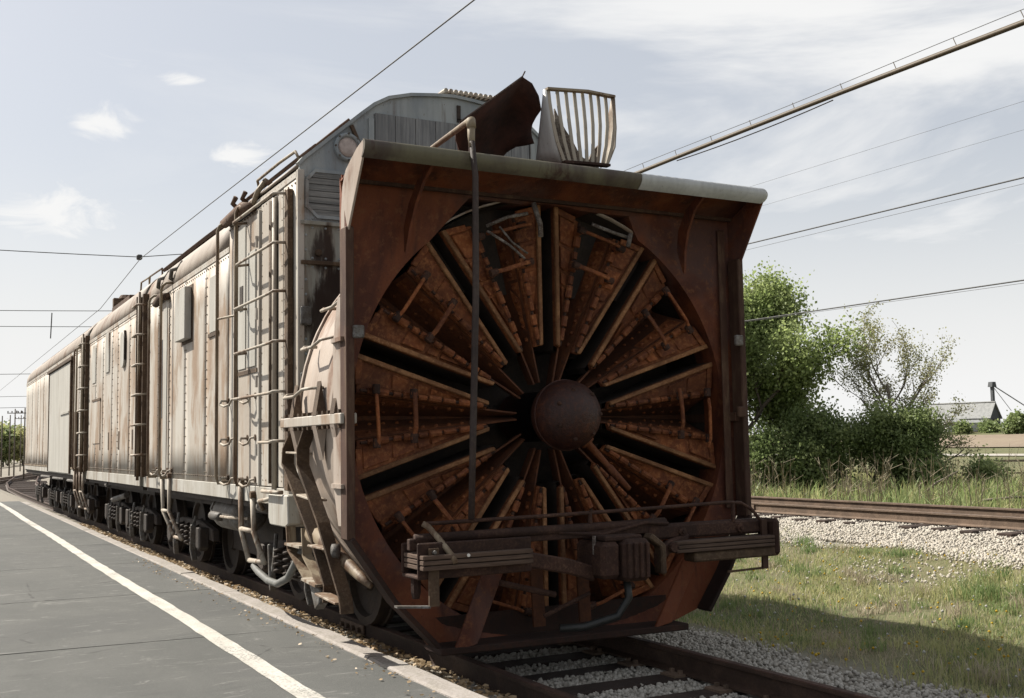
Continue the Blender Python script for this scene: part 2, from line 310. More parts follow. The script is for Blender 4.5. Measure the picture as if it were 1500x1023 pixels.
# ------------------------------------------------------------------ mesh helpers
class MB:
    def __init__(s): s.v = []; s.f = []
    def add(s, vs, fs):
        b = len(s.v); s.v += [tuple(v) for v in vs]; s.f += [tuple(b + i for i in f) for f in fs]; return s
    def boxp(s, x0, x1, y0, y1, z0, z1):
        return s.add([(x0, y0, z0), (x1, y0, z0), (x1, y1, z0), (x0, y1, z0), (x0, y0, z1), (x1, y0, z1), (x1, y1, z1), (x0, y1, z1)],
                     [(0, 3, 2, 1), (4, 5, 6, 7), (0, 1, 5, 4), (1, 2, 6, 5), (2, 3, 7, 6), (3, 0, 4, 7)])
    def hexa(s, lo, hi):   # two quads
        return s.add(list(lo) + list(hi), [(0, 3, 2, 1), (4, 5, 6, 7), (0, 1, 5, 4), (1, 2, 6, 5), (2, 3, 7, 6), (3, 0, 4, 7)])
    def prism(s, poly, ext):   # list of 3d points, extrusion vector
        n = len(poly); e = Vector(ext); a = [Vector(p) for p in poly]
        return s.add(a + [p + e for p in a], [tuple(range(n - 1, -1, -1)), tuple(range(n, 2 * n))] + [(i, (i + 1) % n, n + (i + 1) % n, n + i) for i in range(n)])
    def grid(s, rows):
        m = len(rows); n = len(rows[0])
        return s.add([p for r in rows for p in r], [(i * n + j, i * n + j + 1, (i + 1) * n + j + 1, (i + 1) * n + j) for i in range(m - 1) for j in range(n - 1)])
    def _frames(s, pts):
        P = [Vector(p) for p in pts]; T = []
        for i in range(len(P)):
            t = (P[min(i + 1, len(P) - 1)] - P[max(i - 1, 0)])
            T.append(t.normalized() if t.length > 1e-9 else Vector((0, 0, 1)))
        u = T[0].orthogonal().normalized(); out = []
        for i, t in enumerate(T):
            u = (u - t * u.dot(t));
            u = u.normalized() if u.length > 1e-6 else t.orthogonal().normalized()
            out.append((P[i], t, u, t.cross(u)))
        return out
    def tube(s, pts, r, n=8, cap=True):
        fr = s._frames(pts); rr = r if isinstance(r, (list, tuple)) else [r] * len(fr)
        vs = []; m = len(fr)
        for (p, t, u, w), q in zip(fr, rr):
            for k in range(n):
                a = 2 * PI * k / n; vs.append(p + (u * math.cos(a) + w * math.sin(a)) * q)
        fs = [(i * n + k, i * n + (k + 1) % n, (i + 1) * n + (k + 1) % n, (i + 1) * n + k) for i in range(m - 1) for k in range(n)]
        if cap: fs += [tuple(range(n - 1, -1, -1)), tuple(range((m - 1) * n, m * n))]
        return s.add(vs, fs)
    def bar(s, pts, wdir, w, t):   # flat bar; wdir = direction of the width
        P = [Vector(p) for p in pts]; wd = Vector(wdir).normalized(); vs = []; m = len(P)
        for i in range(m):
            tn = (P[min(i + 1, m - 1)] - P[max(i - 1, 0)]).normalized(); nd = tn.cross(wd).normalized()
            for a, b in ((-1, -1), (1, -1), (1, 1), (-1, 1)): vs.append(P[i] + wd * (a * w / 2) + nd * (b * t / 2))
        fs = [(i * 4 + k, i * 4 + (k + 1) % 4, (i + 1) * 4 + (k + 1) % 4, (i + 1) * 4 + k) for i in range(m - 1) for k in range(4)] + [(3, 2, 1, 0), tuple(range((m - 1) * 4, m * 4))]
        return s.add(vs, fs)
    def lathe(s, c, axis, prof, n=24, cap=True):   # prof: (along, radius)
        c = Vector(c); ax = Vector(axis).normalized(); u = ax.orthogonal().normalized(); w = ax.cross(u); vs = []
        for a, r in prof:
            for k in range(n):
                q = 2 * PI * k / n; vs.append(c + ax * a + (u * math.cos(q) + w * math.sin(q)) * r)
        m = len(prof)
        fs = [(i * n + k, i * n + (k + 1) % n, (i + 1) * n + (k + 1) % n, (i + 1) * n + k) for i in range(m - 1) for k in range(n)]
        if cap: fs += [tuple(range(n - 1, -1, -1)), tuple(range((m - 1) * n, m * n))]
        return s.add(vs, fs)
    def rivet(s, p, nrm, r=0.014):
        p = Vector(p); n = Vector(nrm).normalized(); u = n.orthogonal().normalized(); w = n.cross(u)
        vs = [p + (u * math.cos(k * PI / 3) + w * math.sin(k * PI / 3)) * r for k in range(6)] + [p + n * r * 0.7 + (u * math.cos(k * PI / 3) + w * math.sin(k * PI / 3)) * r * 0.5 for k in range(6)]
        return s.add(vs, [(k, (k + 1) % 6, 6 + (k + 1) % 6, 6 + k) for k in range(6)] + [tuple(range(6, 12))])
    def build(s, name, mat, parent=None, smooth=False, bevel=0.0, thick=0.0, loc=None, kind=None, fixn=True, autosmooth=None):
        me = bpy.data.meshes.new(name); me.from_pydata([tuple(v) for v in s.v], [], s.f); me.update()
        if fixn:
            bm = bmesh.new(); bm.from_mesh(me); bmesh.ops.recalc_face_normals(bm, faces=bm.faces); bm.to_mesh(me); bm.free()
        me.materials.append(M[mat] if isinstance(mat, str) else mat)
        if smooth: me.shade_smooth()
        if autosmooth: me.shade_smooth(); me.set_sharp_from_angle(angle=math.radians(autosmooth))
        o = bpy.data.objects.new(name, me); COL.objects.link(o)
        if parent is not None: o.parent = parent
        if loc is not None: o.location = loc
        if thick:
            d = o.modifiers.new('thick', 'SOLIDIFY'); d.thickness = thick; d.offset = 0
        if bevel:
            d = o.modifiers.new('bevel', 'BEVEL'); d.width = bevel; d.segments = 1; d.limit_method = 'ANGLE'; d.angle_limit = math.radians(40)
        if kind: o['kind'] = kind
        return o
def tag(o, label=None, cat=None, group=None, kind=None):
    if label: o['label'] = label
    if cat: o['category'] = cat
    if group: o['group'] = group
    if kind: o['kind'] = kind
    return o
def empty(name, loc=(0, 0, 0), rz=0, label=None, cat=None, group=None):
    o = bpy.data.objects.new(name, None); COL.objects.link(o); o.location = loc; o.rotation_euler = (0, 0, rz); o.empty_display_size = 0.3
    return tag(o, label, cat, group)
def inst(src, parent=None, loc=None, rot=None, scale=None):
    c = src.copy(); COL.objects.link(c); c.parent = parent
    if loc is not None: c.location = loc
    if rot is not None: c.rotation_euler = rot
    if scale is not None: c.scale = scale
    return c
def copy_tree(o, parent=None):
    c = o.copy(); COL.objects.link(c); c.parent = parent
    for ch in list(o.children): copy_tree(ch, c)
    return c
def tri_mesh(name, V, F, mat, parent=None, kind=None, smooth=False, attr=None):
    me = bpy.data.meshes.new(name); nv = len(V); nf = len(F); k = F.shape[1]
    me.vertices.add(nv); me.vertices.foreach_set('co', np.ascontiguousarray(V, dtype=np.float32).ravel())
    me.loops.add(nf * k); me.loops.foreach_set('vertex_index', np.ascontiguousarray(F, dtype=np.int32).ravel())
    me.polygons.add(nf); me.polygons.foreach_set('loop_start', np.arange(nf, dtype=np.int32) * k)
    me.update(calc_edges=True)
    if attr is not None:
        a = me.attributes.new('tint', 'FLOAT', 'POINT'); a.data.foreach_set('value', np.ascontiguousarray(attr, dtype=np.float32))
    me.materials.append(M[mat])
    if smooth: me.shade_smooth()
    o = bpy.data.objects.new(name, me); COL.objects.link(o)
    if parent is not None: o.parent = parent
    if kind: o['kind'] = kind
    return o
# ------------------------------------------------------------------ ground
XK = [-600, -30, -1.27, -1.2, -.9, -.7, 1.2, 1.9, 2.6, 3.4, 5.0, 7.0, 7.7, 8.4, 10.9, 11.8, 14, 18, 25, 60, 100, 140, 200, 700]
ZK = [-0.10, -0.10, -0.06, -0.07, -0.11, -0.21, -0.21, -0.20, -0.25, -0.26, -0.20, -0.02, 0.06, 0.25, 0.25, 0.05, 0.08, 0.18, 0.10, 0.42, 0.55, 2.4, 3.4, 4.0]
def tz(x, y):
    z = np.interp(x, XK, ZK)
    near = ((x > 2.2) & (x < 7.6)).astype(float) if not np.isscalar(x) else float(2.2 < x < 7.6)
    return z + near * 0.025 * (np.sin(x * 3.1 + y * 1.3) + np.sin(y * 2.7 - x * 1.1))
xs = np.unique(np.concatenate([XK, np.linspace(-1.2, 14, 90), np.linspace(14, 60, 30), np.linspace(-30, -1.3, 8), np.array([-300, -100, 300, 450])]))
ys = np.unique(np.concatenate([np.linspace(-14, 30, 120), np.linspace(30, 120, 30), np.array([-600, -200, -60, -30, 180, 260, 400, 700, 1200])]))
GX, GY = np.meshgrid(xs, ys, indexing='ij')
V = np.stack([GX, GY, tz(GX, GY)], -1).reshape(-1, 3)
nx, ny = len(xs), len(ys)
ii, jj = np.meshgrid(np.arange(nx - 1), np.arange(ny - 1), indexing='ij'); q = (ii * ny + jj).ravel()
ground = tri_mesh('ground', V, np.stack([q, q + ny, q + ny + 1, q + 1], 1), 'ground_turf', kind='structure', smooth=True)

# platform of asphalt slabs with a painted edge line and a concrete kerb
XE = -1.50
plat = MB().boxp(-15, XE, -12, 31.5, -0.30, 0.034).build('platform', 'joint_fill', kind='structure')
JY = [-12, -7.6, -4.3, -1.2, 1.95, 5.05, 8.55, 12.0, 15.35, 18.7, 22.0, 25.3, 28.5, 31.5]
def skew(x): return 0.16 * (-(x + 1.6)) * 0.35
for a, b in zip(JY[:-1], JY[1:]):
    for x0, x1 in ((-15, -8.2), (-8.2, XE)):
        g = 0.008
        w = lambda x, y: (x, y + skew(x))
        m = MB(); xx = np.linspace(x0 + g, x1 - (g if x1 < XE else 0), 9)
        lo = []; 
        for k, x in enumerate(xx):
            j1 = random.uniform(-.012, .012); j2 = random.uniform(-.012, .012)
            lo.append(((x, a + g + skew(x) + j1), (x, b - g + skew(x) + j2)))
        for k in range(len(xx) - 1):
            (p0, p1), (p2, p3) = lo[k], lo[k + 1]
            m.add([(*p0, .05), (*p2, .05), (*p3, .05), (*p1, .05), (*p0, .036), (*p2, .036), (*p3, .036), (*p1, .036)], [(0, 1, 2, 3), (0, 4, 5, 1), (3, 2, 6, 7)])
        m.build('asphalt_slab', 'asphalt', plat, fixn=False)
# the painted line, slightly uneven at its edges
rows = []
for y in np.arange(-9, 31, 0.25):
    c = -2.215 + 0.0022 * (y - 0) + 0.010 * math.sin(y * .55)
    rows.append([(c - 0.066 - random.uniform(0, .014), y, 0.0545), (c, y, 0.0545), (c + 0.066 + random.uniform(0, .014), y, 0.0545)])
MB().grid(rows).build('edge_line', 'line_paint', plat)
kerbroot = MB().boxp(XE, -1.325, -9, 31.0, -0.3, 0.020).build('platform_kerb', 'kerb_concrete', kind='structure')
y = -9.0
while y < 30:
    L = random.uniform(1.6, 2.6); m = MB(); n = 10; secs = []
    for k in range(n + 1):
        yy = y + 0.012 + (L - .024) * k / n; j = lambda s=.010: random.uniform(-s, s)
        hi = 0.070 if y < 9 else 0.056
        secs.append([(-1.505, yy, 0.02), (-1.503 + j(.006), yy, hi - .012 + j(.004)), (-1.485 + j(.008), yy, hi + j(.004)), (-1.345 + j(), yy, hi + j(.006)), (-1.318 + j(.014), yy, hi - .02 + j()), (-1.312 + j(), yy, -0.12)])
    m.grid(secs); m.f += [tuple(range(6)), tuple(n * 6 + i for i in range(5, -1, -1))]
    m.build('kerb_block', 'kerb_concrete', kerbroot); y += L

# tracks
def rail_prof():
    h = .168
    return [(-.07, -h), (.07, -h), (.07, -h + .012), (.010, -h + .03), (.010, -.04), (.036, -.030), (.036, -.006), (.028, 0), (-.028, 0), (-.036, -.006), (-.036, -.030), (-.010, -.04), (-.010, -h + .03), (-.07, -h + .012)]
def rail(parent, path, off, name='rail', mat='rail_rust'):
    """path: list of (x, y, z of railhead); off: sideways offset"""
    P = [Vector(p) for p in path]; secs = []
    for i, p in enumerate(P):
        t = (P[min(i + 1, len(P) - 1)] - P[max(i - 1, 0)]); t.z = 0; t.normalize(); s = Vector((t.y, -t.x, 0))
        secs.append([p + s * (off + a) + Vector((0, 0, b)) for a, b in rail_prof()])
    m = MB(); n = len(secs[0])
    m.add([v for s in secs for v in s], [(i * n + k, i * n + (k + 1) % n, (i + 1) * n + (k + 1) % n, (i + 1) * n + k) for i in range(len(secs) - 1) for k in range(n)])
    o = m.build(name, mat, parent)
    o.data.materials.append(M['railhead' if mat == 'rail_rust' else 'beam_rust'])
    for p in o.data.polygons:
        if p.index % n in (6, 7, 8): p.material_index = 1
    return o
slp = MB().boxp(-1.3, 1.3, -.115, .115, -.15, 0).build('sleeper', 'sleeper_wood', bevel=.012)
def track(path, label, sl_range, step, group, detail=None):
    t = empty('railway_track', (0, 0, 0), 0, label, 'railway track', group)
    for s in (-.755, .755): rail(t, path, s, 'rail', detail or 'rail_rust')
    P = [Vector(p) for p in path]; L = [0]
    for a, b in zip(P[:-1], P[1:]): L.append(L[-1] + (b - a).length)
    d = sl_range[0]
    while d < sl_range[1]:
        i = max(0, min(len(L) - 2, int(np.searchsorted(L, d)) - 1)); f = (d - L[i]) / (L[i + 1] - L[i]); p = P[i].lerp(P[i + 1], f); t_ = P[i + 1] - P[i]
        inst(slp, t, (p.x + random.uniform(-.05, .05), p.y, p.z - .168 - .012 + random.uniform(-.012, .008)), (random.uniform(-.02, .02), 0, math.atan2(-t_.x, t_.y) + random.uniform(-.025, .025)), (1, random.uniform(.9, 1.1), 1))
        d += step * random.uniform(.94, 1.06)
    return t
path1 = [(0, y, 0) for y in (-10, -4, 0, 6, 14, 30, 40)] + [(0.15, 50, 0), (0.7, 60, 0), (2.2, 76, 0), (4.6, 94, 0), (8, 115, 0)]
tr1 = track(path1, 'rusty track with pale gravel between its sleepers, running under the snowplow', (2.0, 80), 0.545, 'railway tracks', 'rail_dark')
path2 = [(9.6, y, 0.46) for y in (-14, -4, 2, 8, 14, 20, 30, 45, 70, 110)]
tr2 = track(path2, 'brown rails on a raised white ballast bank, between the grass verge and the trees', (2, 70), 0.56, 'railway tracks')
path3 = [(-5.5, 44, 0.0), (-3.2, 54, 0.0), (-.6, 66, 0), (2.6, 80, 0), (6.0, 94, 0)]
tr3 = track(path3, 'distant track curving in from the left beyond the end of the platform', (0, 48), 0.6, 'railway tracks')
# joint bars and tie plates
def joint(parent, x, y, z, side):
    m = MB().boxp(x + side * .012, x + side * .034, y - .3, y + .3, z - .135, z - .042); o = m.build('joint_bar', 'rail_rust', parent, bevel=.006)
    for k in range(4):
        MB().lathe((x + side * .034, y - .22 + k * .147, z - .088), (side, 0, 0), [(0, .026), (.03, .024)], 6).build('track_bolt', 'rail_rust', o)
for x, y in ((8.845, 17.9), (8.845, 8.4), (10.355, 13.0)): joint(tr2, x, y, .46, -1)
joint(tr1, -.755, 2.6, 0, -1); joint(tr1, .755, -1.4, 0, 1)
pl = MB().boxp(-.17, .17, -.09, .09, 0, .018).build('tie_plate', 'rail_rust')
sp = MB()
for a, b in ((-.09, .05), (-.09, -.05), (.09, .05), (.09, -.05)): sp.boxp(a - .014, a + .014, b - .014, b + .014, .018, .045)
spk = sp.build('rail_spikes', 'rail_rust', pl, kind='stuff')
kk = 0
for s in [o for o in tr1.children if o.name.startswith('sleeper')]:
    if -3 < s.location.y < 14:
        for x in (-.755, .755):
            c = inst(pl, tr1, (x, s.location.y, s.location.z + .0)); inst(spk, c)
for o in (spk, pl, slp): bpy.data.objects.remove(o)

# ------------------------------------------------------------------ stones
_t = (1 + 5 ** .5) / 2
ICO = np.array([(-1, _t, 0), (1, _t, 0), (-1, -_t, 0), (1, -_t, 0), (0, -1, _t), (0, 1, _t), (0, -1, -_t), (0, 1, -_t), (_t, 0, -1), (_t, 0, 1), (-_t, 0, -1), (-_t, 0, 1)]) / math.sqrt(1 + _t * _t)
ICF = np.array([(0, 11, 5), (0, 5, 1), (0, 1, 7), (0, 7, 10), (0, 10, 11), (1, 5, 9), (5, 11, 4), (11, 10, 2), (10, 7, 6), (7, 1, 8), (3, 9, 4), (3, 4, 2), (3, 2, 6), (3, 6, 8), (3, 8, 9), (4, 9, 5), (2, 4, 11), (6, 2, 10), (8, 6, 7), (9, 8, 1)])
OCT = np.array([(1, 0, 0), (-1, 0, 0), (0, 1, 0), (0, -1, 0), (0, 0, 1), (0, 0, -1)], float)
OCF = np.array([(0, 2, 4), (2, 1, 4), (1, 3, 4), (3, 0, 4), (2, 0, 5), (1, 2, 5), (3, 1, 5), (0, 3, 5)])
def randrot(n):
    q = rng.normal(size=(n, 4)); q /= np.linalg.norm(q, axis=1, keepdims=True); w, x, y, z = q.T
    return np.stack([np.stack([1 - 2 * (y * y + z * z), 2 * (x * y - z * w), 2 * (x * z + y * w)], -1), np.stack([2 * (x * y + z * w), 1 - 2 * (x * x + z * z), 2 * (y * z - x * w)], -1), np.stack([2 * (x * z - y * w), 2 * (y * z + x * w), 1 - 2 * (x * x + y * y)], -1)], 1)
def stones(name, P, size, mat, base=(ICO, ICF), kind='stuff'):
    n = len(P); B, F = base; k = len(B)
    v = B[None] * rng.uniform(.72, 1.25, (n, k, 1)) * (size[:, None] * rng.uniform(.65, 1.15, (n, 3)))[:, None, :]
    v = np.einsum('nij,nkj->nki', randrot(n), v); v += P[:, None, :]
    f = F[None] + (np.arange(n) * k)[:, None, None]
    return tri_mesh(name, v.reshape(-1, 3), f.reshape(-1, 3), mat, kind=kind, attr=np.repeat(rng.random(n) ** 1.5, k))
def scatter(n, x0, x1, y0, y1): return rng.uniform(x0, x1, n), rng.uniform(y0, y1, n)
def sleeper_gap(x, y, tr, hw=.105):
    ys_ = np.array(sorted(o.location.y for o in tr.children if o.name.startswith('sleeper')))
    d = np.abs(y[:, None] - ys_[None]).min(1); return d > hw
P = []
x, y = scatter(17000, -.70, .70, -4.0, 1.8); k = sleeper_gap(x, y, tr1); P.append(np.stack([x, y, -.203 + rng.uniform(-.014, .014, len(x))], 1)[k])
x, y = scatter(2600, .82, 1.32, -4.0, 7); k = sleeper_gap(x, y, tr1); P.append(np.stack([x, y, -.198 + rng.uniform(-.012, .015, len(x))], 1)[k])
x, y = scatter(21000, .82, 2.2, -4.5, 6); x = .82 + (x - .82) ** 1.0
keep = rng.random(len(x)) < np.clip((2.25 + .25 * np.sin(y * 1.7) - x) * 1.6, 0, 1)
P.append(np.stack([x, y, tz(x, y) + rng.uniform(.0, .02, len(x))], 1)[keep])
x, y = scatter(1900, -1.30, -.80, -3, 18); P.append(np.stack([x, y, tz(x, y) + rng.uniform(-.01, .015, len(x))], 1)[rng.random(len(x)) < .55])
P = np.concatenate(P); stones('track_ballast', P, rng.uniform(.010, .024, len(P)), 'ballast_stone')
x, y = scatter(90000, 7.05, 8.95, -2, 24); u = (x - 7.05) / 1.9
keep = rng.random(len(x)) < np.clip(u * 4.5 + .3 * np.sin(y * 1.3) - .25, 0, 1)
x, y = x[keep], y[keep]; P = np.stack([x, y, tz(x, y) + np.where(x > 8.3, -.008, .01) + rng.uniform(-.01, .02, len(x))], 1)
stones('bank_ballast', P, rng.uniform(.015, .031, len(P)), 'ballast_stone_far', (OCT, OCF))
x, y = scatter(2600, 4.2, 7.4, -1.5, 4.5); keep = rng.random(len(x)) < np.clip(1.0 - np.hypot((x - 6.6) / 1.7, (y - 2.2) / 2.0), 0, 1) * .8
x, y = x[keep], y[keep]; stones('spilled_gravel', np.stack([x, y, tz(x, y) + .01], 1), rng.uniform(.012, .03, len(x)), 'ballast_stone_far', (OCT, OCF))
bed = MB(); bed.grid([[(7.35, y, -.04), (7.7, y, .064), (8.4, y, .255), (10.85, y, .255), (11.75, y, .04)] for y in np.linspace(-14, 110, 40)]).build('ballast_bank', 'ballast_bed', kind='structure')
# leaf litter in the strip between kerb and rail
def leaves(name, P, s, mat, flat=.5, kind='stuff'):
    n = len(P); Rr = randrot(n)
    q = np.array([(-1, -.6, 0), (0, -.75, .15), (1, -.2, 0), (.7, .6, .12), (-.6, .7, -.05)]); v = q[None] * s[:, None, None]
    v = np.einsum('nij,nkj->nki', Rr, v); v[:, :, 2] *= flat; v += P[:, None]
    b = (np.arange(n) * 5)[:, None, None]; f = np.array([(0, 1, 2), (0, 2, 3), (0, 3, 4)])[None] + b
    return tri_mesh(name, v.reshape(-1, 3), f.reshape(-1, 3), mat, kind=kind)
x, y = scatter(5200, -1.31, -.84, -3, 20); leaves('leaf_litter', np.stack([x, y, tz(x, y) + rng.uniform(.0, .04, len(x))], 1), rng.uniform(.012, .034, len(x)), 'dead_leaf')
x, y = scatter(260, -1.75, -1.30, -3, 9); x = np.minimum(x, -1.50 - rng.exponential(.05, len(x))); leaves('leaf_crumbs', np.stack([x, y, np.full(len(x), .062)], 1), rng.uniform(.006, .018, len(x)), 'dead_leaf')

# ------------------------------------------------------------------ grass
def blades(name, P, h, w, mat, kind='stuff', lean=.35, parent=None):
    n = len(P); a = rng.uniform(0, 2 * PI, n); b = rng.uniform(0, 2 * PI, n); l = rng.exponential(lean, n).clip(0, 1.1) * h
    wx = np.stack([np.cos(a), np.sin(a), np.zeros(n)], 1) * w[:, None] / 2; ln = np.stack([np.cos(b) * l, np.sin(b) * l, np.zeros(n)], 1); up = np.zeros((n, 3)); up[:, 2] = h
    v = np.stack([P - wx, P + wx, P + ln * .3 + up * .55 + wx * .7, P + ln * .3 + up * .55 - wx * .7, P + ln + up], 1)
    bb = (np.arange(n) * 5)[:, None, None]; f = np.array([(0, 1, 2), (0, 2, 3), (3, 2, 4)])[None] + bb
    return tri_mesh(name, v.reshape(-1, 3), f.reshape(-1, 3), mat, kind=kind, parent=parent)
def nz(x, y, s, seed=0):
    return (np.sin(x * s * 1.3 + seed) * np.cos(y * s * 1.7 - seed) + np.sin((x + y) * s * .8 + 2 * seed) + np.cos((x - 1.6 * y) * s * .6 - seed)) / 3
x, y = scatter(150000, 1.75, 8.3, -4.5, 15); d = np.hypot(x + 4.3, y + 7.1)
dens = np.clip(nz(x, y, 2.2, 1.0) * 1.15 + .62, .03, 1) * np.clip((x - 1.8 - .22 * np.sin(y * 1.7)) * 1.5, 0, 1) * np.clip((7.75 + .35 * np.sin(y * 1.3) - x) * 1.4, 0, 1)
dens *= 1 - .8 * np.clip(1 - np.hypot((x - 6.6) / 1.5, (y - 2.2) / 1.8), 0, 1)
k = rng.random(len(x)) < dens; x, y = x[k], y[k]; n = len(x)
hh = (rng.uniform(.03, .10, n) * (1 + .9 * np.clip(nz(x, y, 1.5, 3), 0, 1)))
kk = rng.random(n) < np.clip(.35 + .8 * nz(x, y, 1.1, 5), .05, .95)
P = np.stack([x, y, tz(x, y) - .005], 1)
blades('verge_grass', P[~kk], hh[~kk], rng.uniform(.005, .011, (~kk).sum()), 'grass_blade', lean=.6)
blades('verge_grass_dark', P[kk], hh[kk] * .9, rng.uniform(.006, .012, kk.sum()), 'grass_dark', lean=.6)
x, y = scatter(34000, 2.0, 8.0, -4.5, 13); blades('verge_straw', np.stack([x, y, tz(x, y)], 1), rng.uniform(.02, .08, len(x)), rng.uniform(.004, .009, len(x)), 'dead_stalk', lean=1.0)
# scattered clumps, some lush and some dry
def clumps(name, n, per, hmin, hmax, mat, sp, lean):
    cx, cy = scatter(n, 2.3, 7.4, -3.5, 10); hc = rng.uniform(hmin, hmax, n); i = np.repeat(np.arange(n), per)
    x = cx[i] + rng.normal(0, sp, len(i)); y = cy[i] + rng.normal(0, sp, len(i))
    blades(name, np.stack([x, y, tz(x, y)], 1), hc[i] * rng.uniform(.5, 1.1, len(i)), rng.uniform(.006, .014, len(i)), mat, lean=lean)
clumps('grass_clumps', 90, 70, .08, .19, 'grass_dark', .07, .5); clumps('dry_clumps', 70, 60, .08, .20, 'dead_stalk', .08, .8)
clumps('weed_clumps', 60, 26, .05, .11, 'leaf_dark', .07, 1.0); clumps('tall_bents', 60, 7, .16, .30, 'dead_stalk', .10, .25)
# taller tufts
for cx, cy, nn, hgt in ((5.55, .75, 260, .24), (5.8, .3, 220, .2), (3.55, 4.1, 160, .2), (4.9, 5.6, 120, .16), (6.9, -.2, 150, .18), (7.0, 3.2, 120, .14)):
    a = rng.normal(0, .14, (nn, 2)); P = np.stack([cx + a[:, 0], cy + a[:, 1], np.full(nn, float(tz(cx, cy)))], 1)
    tag(blades('grass_tuft', P, rng.uniform(.5, 1, nn) * hgt, rng.uniform(.007, .013, nn), 'grass_dark', None, .5), kind='stuff')
# dandelions: flowers and seed heads
def heads(name, P, r, mat):
    n = len(P); v = OCT[None] * r[:, None, None] * rng.uniform(.8, 1.2, (n, 6, 1)); v[:, :, 2] *= .8; v += P[:, None]
    f = OCF[None] + (np.arange(n) * 6)[:, None, None]; return tri_mesh(name, v.reshape(-1, 3), f.reshape(-1, 3), mat, kind='stuff')
x, y = scatter(420, 1.9, 7.6, -3.5, 7); heads('dandelion_flowers', np.stack([x, y, tz(x, y) + rng.uniform(.04, .09, len(x))], 1), rng.uniform(.011, .02, len(x)), 'dandelion_yellow')
x, y = scatter(380, 2.0, 7.6, -3.5, 9); heads('dandelion_clocks', np.stack([x, y, tz(x, y) + rng.uniform(.07, .16, len(x))], 1), rng.uniform(.011, .019, len(x)), 'seed_white')
# ------------------------------------------------------------------ rotary snowplow
plow = empty('rotary_snowplow', (0, 0, 0), 0, 'rusty railway snowplow with a huge bladed wheel in a square brown hood', 'snowplow')
WC = Vector((0, .24, 1.78))
# --- wheel hood: funnel plate with a round hole, side walls, visor
CH = [(-1.13, 3.00), (-.72, 3.440), (.75, 3.425), (.86, 3.15)]
def hole_pt(a):
    r = 1.675; x, z = r * math.cos(a), r * math.sin(a)
    c, s = math.cos(a), math.sin(a)                   # the chute opening widens the hole at the top
    for (x1, z1), (x2, z2) in zip(CH[:-1], CH[1:]):
        z1 -= WC.z; z2 -= WC.z; dx, dz = x2 - x1, z2 - z1; den = c * dz - s * dx
        if abs(den) < 1e-9: continue
        t = (x1 * dz - z1 * dx) / den; u = (x1 * s - z1 * c) / den
        if t > r and 0 <= u <= 1: x, z = t * c, t * s
    return x, WC.z + z
OUT = [(-1.75, .93), (-1.10, .125), (1.00, .105), (1.30, .20), (1.49, .48), (1.735, .93), (1.75, 3.50), (-1.75, 3.50)]
def out_pt(a):
    c, s = math.cos(a), math.sin(a); best = 9
    n = len(OUT)
    for i in range(n):
        (x1, z1), (x2, z2) = OUT[i], OUT[(i + 1) % n]; z1 -= WC.z; z2 -= WC.z
        dx, dz = x2 - x1, z2 - z1; den = c * dz - s * dx
        if abs(den) < 1e-9: continue
        t = (x1 * dz - z1 * dx) / den; u = (x1 * s - z1 * c) / den
        if t > 0 and -1e-6 <= u <= 1 + 1e-6: best = min(best, t)
    return best * c, WC.z + best * s
angs = sorted(set([2 * PI * k / 120 for k in range(120)] + [math.atan2(z - WC.z, x) % (2 * PI) for x, z in OUT + CH]))
rin = []; rmid = []; rout = []
for a in angs:
    hx, hz = hole_pt(a); ox, oz = out_pt(a)
    if math.hypot(hx, hz - WC.z) > math.hypot(ox, oz - WC.z) - .012:
        L = (math.hypot(ox, oz - WC.z) - .012); hx, hz = L * math.cos(a), WC.z + L * math.sin(a)
    rin.append((hx, .17, hz)); rout.append((ox, .125, oz)); rmid.append((hx + (ox - hx) * .55, .15, hz + (oz - hz) * .55))
m = MB(); back = [(x * 1.0, .42, z) for x, y, z in rin]
for R_ in (rout, rmid, rin, back): R_.append(R_[0])
m.grid([rout, rmid, rin, back])
m.build('hood_plate', 'hood_rust', plow, thick=.012)
# side walls inside the hood, edge frames
m = MB()
for s in (-1, 1):
    MB().grid([[(s * 1.758, -.02, .93), (s * 1.758, -.02, 3.10)], [(s * 1.752, .14, .93), (s * 1.752, .14, 3.48)]]).build('hood_side_plate', 'hood_rust', plow, thick=.012)
for s in (-1, 1):
    MB().boxp(s * 1.745 - .03, s * 1.745 + .03, -.035, .10, .93, 3.10).build('hood_edge_frame', 'hood_edge', plow, bevel=.008)
    lo = [(s * 1.735, .0, .94), (s * (1.10 if s < 0 else 1.30), .0, .135 if s < 0 else .205)]
    MB().bar([(s * 1.745, .02, .94), (s * (1.43 if s < 0 else 1.49), .02, .49), (s * (1.08 if s < 0 else 1.28), .02, .13 if s < 0 else .2)], (0, 1, 0), .16, .035).build('hood_lower_edge', 'shade_rust', plow, bevel=.006)
MB().bar([(-1.12, .03, .13), (1.02, .03, .11)], (0, 1, 0), .30, .05).build('hood_cutting_edge', 'shade_rust', plow, bevel=.008)  # lower edges and skirt coloured near-black in place of shade
# the lower skirt in front of the wheel
m = MB(); m.prism([(-1.06, .15, .14), (1.0, .15, .12), (1.0, .15, .33), (-1.06, .15, .33)], (0, .02, 0)); m.build('hood_skirt', 'shade_rust', plow)
# visor: a rolled sheet that overhangs the hood, with a lip
prof = [(.14, 3.455), (.135, 3.455), (.075, 3.462), (-.02, 3.510), (-.12, 3.560), (-.24, 3.604), (-.345, 3.628)]
rows = [[(x, y, z) for x in np.linspace(-1.755, 1.755, 12)] for y, z in prof[1:]]
MB().grid(rows).build('visor', 'hood_rust', plow, smooth=True, thick=.014)
top = [[(x, y + .012 , z + .03) for x in np.linspace(-1.76, 1.76, 12)] for y, z in prof[2:]]
